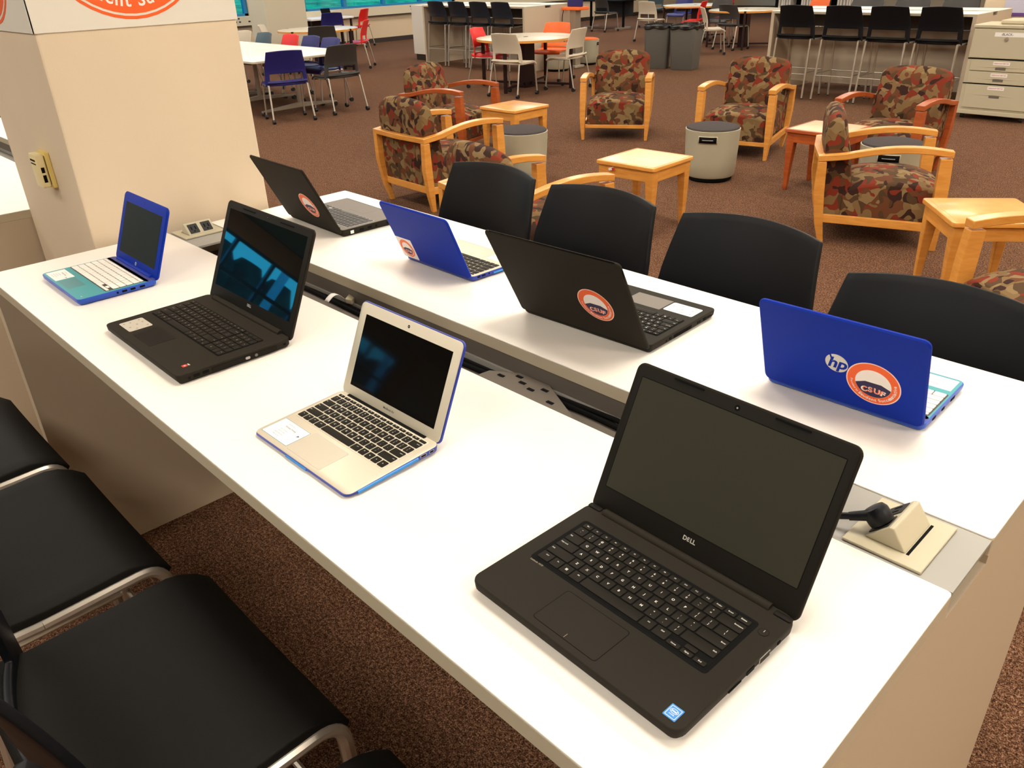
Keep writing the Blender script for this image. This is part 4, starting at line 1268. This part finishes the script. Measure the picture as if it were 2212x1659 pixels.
# ================================================================ BINS
def waste_bin():
    e = empty('waste_bin')
    R = []
    for z, s in ((0, .38), (.02, .40), (.68, .46), (.70, .465)):
        R.append([(x, y, z) for x, y in rrect(s, s, .05, 4)])
    mk('body', loft(R), 'bin', e)
    def lf(u, v):
        a = u * 2 * PI
        c, s = math.cos(a), math.sin(a)
        q = .5 * .49 / max(abs(c), abs(s)) * (1 - .10 * (min(abs(c), abs(s)) / max(abs(c), abs(s))) ** 4)
        q += .008 * math.sin(a * 11) * v
        z = .722 - .06 * v + .012 * math.sin(a * 7 + 1) * v
        return (q * c * (1 + .01 * v), q * s * (1 + .01 * v), z)
    mk('liner', G().add(gridsurf(lf, 72, 4)).add(lathe([(.17, .5), (.21, .70), (.235, .722)], 24, False)), 'liner', e, solid=.002)
    for k in range(3):
        a = k * .35 - .3
        mk('liner_fold', tube([(-.235, -.17 + .13 * k, .722), (-.05, -.13 + .11 * k, .73 + .008 * k), (.235, -.19 + .14 * k, .722)], .007, 6), 'liner', e)
    return e
b0 = waste_bin()
for i, (x, y, a, lb) in enumerate(((-9.30, 12.70, 28, 'grey waste bin with black liner, left of two'), (-8.76, 12.78, 12, 'grey waste bin with black liner, right of two'))):
    o = b0 if i == 0 else copy_tree(b0)
    o.location = (x, y, 0); o.rotation_euler = (0, 0, rad(a)); tag(o, lb, 'bin', 'pair of grey waste bins')

# ================================================================ FILING CABINET
fc = empty('filing_cabinet', (-3.02, 10.78, 0), 0.0); fc.scale = (.97, 1, 1.025); tag(fc, 'putty coloured drawer cabinet on casters at the right with red notices on its drawers', 'cabinet')
hw_, dp = .375, .27
mk('body', box(-hw_, hw_, -dp + .018, dp, .10, .945), 'cabinet', fc, smooth=False, bevel=.004)
mk('plinth', box(-hw_ - .012, hw_ + .012, -dp - .01, dp, .055, .10), 'cabinet', fc, smooth=False, bevel=.006)
mk('top_cover', box(-hw_ - .006, hw_ + .006, -dp - .004, dp, .945, .975), 'cabinet', fc, smooth=False, bevel=.005)
mk('raised_lid', slab(.52, .40, .02, .975, 1.02, .015, .12, .02), 'cabinetlid', fc)
def drawer(z0, z1, nm, handle, wide=True):
    x0 = -hw_ + (.045 if wide else .012)
    o = mk(nm, box(x0, hw_ - .012, -dp, -dp + .018, z0, z1), 'cabinet', fc, smooth=False, bevel=.003)
    if handle:
        zc = z1 - (.085 if z1 - z0 < .2 else .12)
        mk('handle', G().add(box(-.055, .055, -dp - .002, -dp + .002, zc - .012, zc + .012)), 'tray', o, smooth=False)
        mk('handle_lip', loft([[(-.25, -dp - .0005, zc + .014), (-.25, -dp - .0005, zc + .0142)], [(-.06, -dp - .006, zc + .014), (-.06, -dp - .003, zc + .022)], [(.06, -dp - .006, zc + .014), (.06, -dp - .003, zc + .022)], [(.25, -dp - .0005, zc + .014), (.25, -dp - .0005, zc + .0142)]], cap=False), 'cabinetlid', o, smooth=False)
        zl = z1 - .030
        mk('notice', box(-.088, .088, -dp - .0022, -dp - .0008, zl - .017, zl + .017), 'paper', o, smooth=False)
        vf, w = text_geo('PLEASE DO NOT OPEN THAT', .0165, .025)
        mk('notice_lettering', G().add(vf, Matrix.Translation((0, -dp - .0028, zl)) @ Matrix.Rotation(PI / 2, 4, 'X') @ Matrix.Scale(.155 / w, 4, (1, 0, 0))), 'redink', o, smooth=False)
    return o
u = drawer(.645, .935, 'flap_door', False, False)
drawer(.515, .625, 'drawer', True); drawer(.385, .505, 'drawer', True); drawer(.125, .370, 'drawer', True)
mk('gap_line', G().add(box(-hw_, hw_, -dp + .010, -dp + .017, .63, .64)).add(box(-hw_, hw_, -dp + .010, -dp + .017, .373, .382)), 'slot', fc, smooth=False)
mk('tape_label', box(-.14, .20, -dp - .0015, -dp - .0005, .862, .905), 'paper', u, smooth=False)
vf, w = text_geo('-BLACK-', .034, .01)
mk('tape_lettering', G().add(vf, Matrix.Translation((-.01, -dp - .0022, .884)) @ Matrix.Rotation(PI / 2, 4, 'X')), 'darkink', u, smooth=False)
mk('lock', G().add(lathe([(.0, 0), (.022, 0), (.020, .012), (.0, .013)], 20), Matrix.Translation((-.01, -dp, .838)) @ Matrix.Rotation(PI / 2, 4, 'X')), 'tube', u)
for sx in (-.32, .32):
    for sy_ in (-.2, .2): mk('caster', tube([(sx - .02, sy_, .027), (sx + .02, sy_, .027)], .027, 14), 'caster', fc)
sg = empty('wall_notice', (-3.54, 12.546, 1.10)); tag(sg, 'lavender paper notice with purple stripe on the wall above the drawer cabinet', 'notice')
mk('sheet', box(-.19, .19, -.003, 0, -.14, .2), 'lavender', sg, smooth=False)
mk('stripe', box(-.19, .19, -.0045, -.0032, -.14, -.10), 'purple', sg, smooth=False)

# ================================================================ FAR BACK
ms = empty('monitor_stand', (-10.62, 11.95, 0)); tag(ms, 'grey column stand with orange tray and navy screen by the left back counter', 'stand')
mk('column', box(-.07, .07, -.07, .07, .05, .98), 'tube', ms, smooth=False)
mk('foot', slab(.28, .28, .05, 0, .05, .01), 'tube', ms)
mk('tray', slab(.42, .3, .02, .98, 1.03, .005), 'orange', ms)
mk('screen_back', box(-.17, .17, -.03, .02, 1.03, 1.40), 'navy', ms, smooth=False, bevel=.01)
mk('cable', tube(bend([(-.2, -.10, .98), (-.22, -.12, .8), (-.17, -.1, .4)], .1, 5), .006, 6), 'slot', ms)
bk = empty('bookshelf', (-9.55, 19.3, 0)); tag(bk, 'black low bookshelf with pale binders at the back right of the round tables', 'bookshelf')
mk('case', G().add(box(-1.1, -1.06, -.2, .2, 0, 1.3)).add(box(1.06, 1.1, -.2, .2, 0, 1.3)).add(box(-1.06, 1.06, .17, .2, 0, 1.3)), 'slot', bk, smooth=False)
for z in (.04, .48, .92, 1.3): mk('shelf', box(-1.06, 1.06, -.2, .17, z - .04, z), 'slot', bk, smooth=False)
bp = None
random.seed(3)
for sh in (.0425, .4825):
    x = -1.02
    for k in range(20):
        if bp is None:
            bp = mk('binder', G().add(slab(.045, .28, .004, 0, .34, .002)), 'bookpale'); o = bp
        else:
            o = bp.copy(); COL.objects.link(o)
        o.location = (-9.55 + x + .0, 19.3 - .02, sh - .002); o.rotation_euler = (0, 0, 0)
        x += .056 + (.25 if k in (4, 13) else 0) + .02 * random.random()
        tag(o, 'pale upright binder on the black bookshelf far back', 'binder', 'pale binders on the black bookshelf')
        if x > .98: break
dk_ = empty('computer_desk', (-16.2, 19.6, 0)); tag(dk_, 'dark desk with crank column far back by the wall', 'desk')
mk('desktop', slab(1.5, .75, .02, .72, .75, .003), 'slot', dk_)
for sx in (-.6, .6):
    mk('column', tube([(sx, 0, .05), (sx, 0, .72)], .035, 10), 'slot', dk_)
    mk('foot', box(sx - .03, sx + .03, -.33, .33, 0, .05), 'tube', dk_, smooth=False)
mk('back_panel', box(-.7, .7, .3, .32, .35, .72), 'darkcloud', dk_, smooth=False)
# carpet scraps
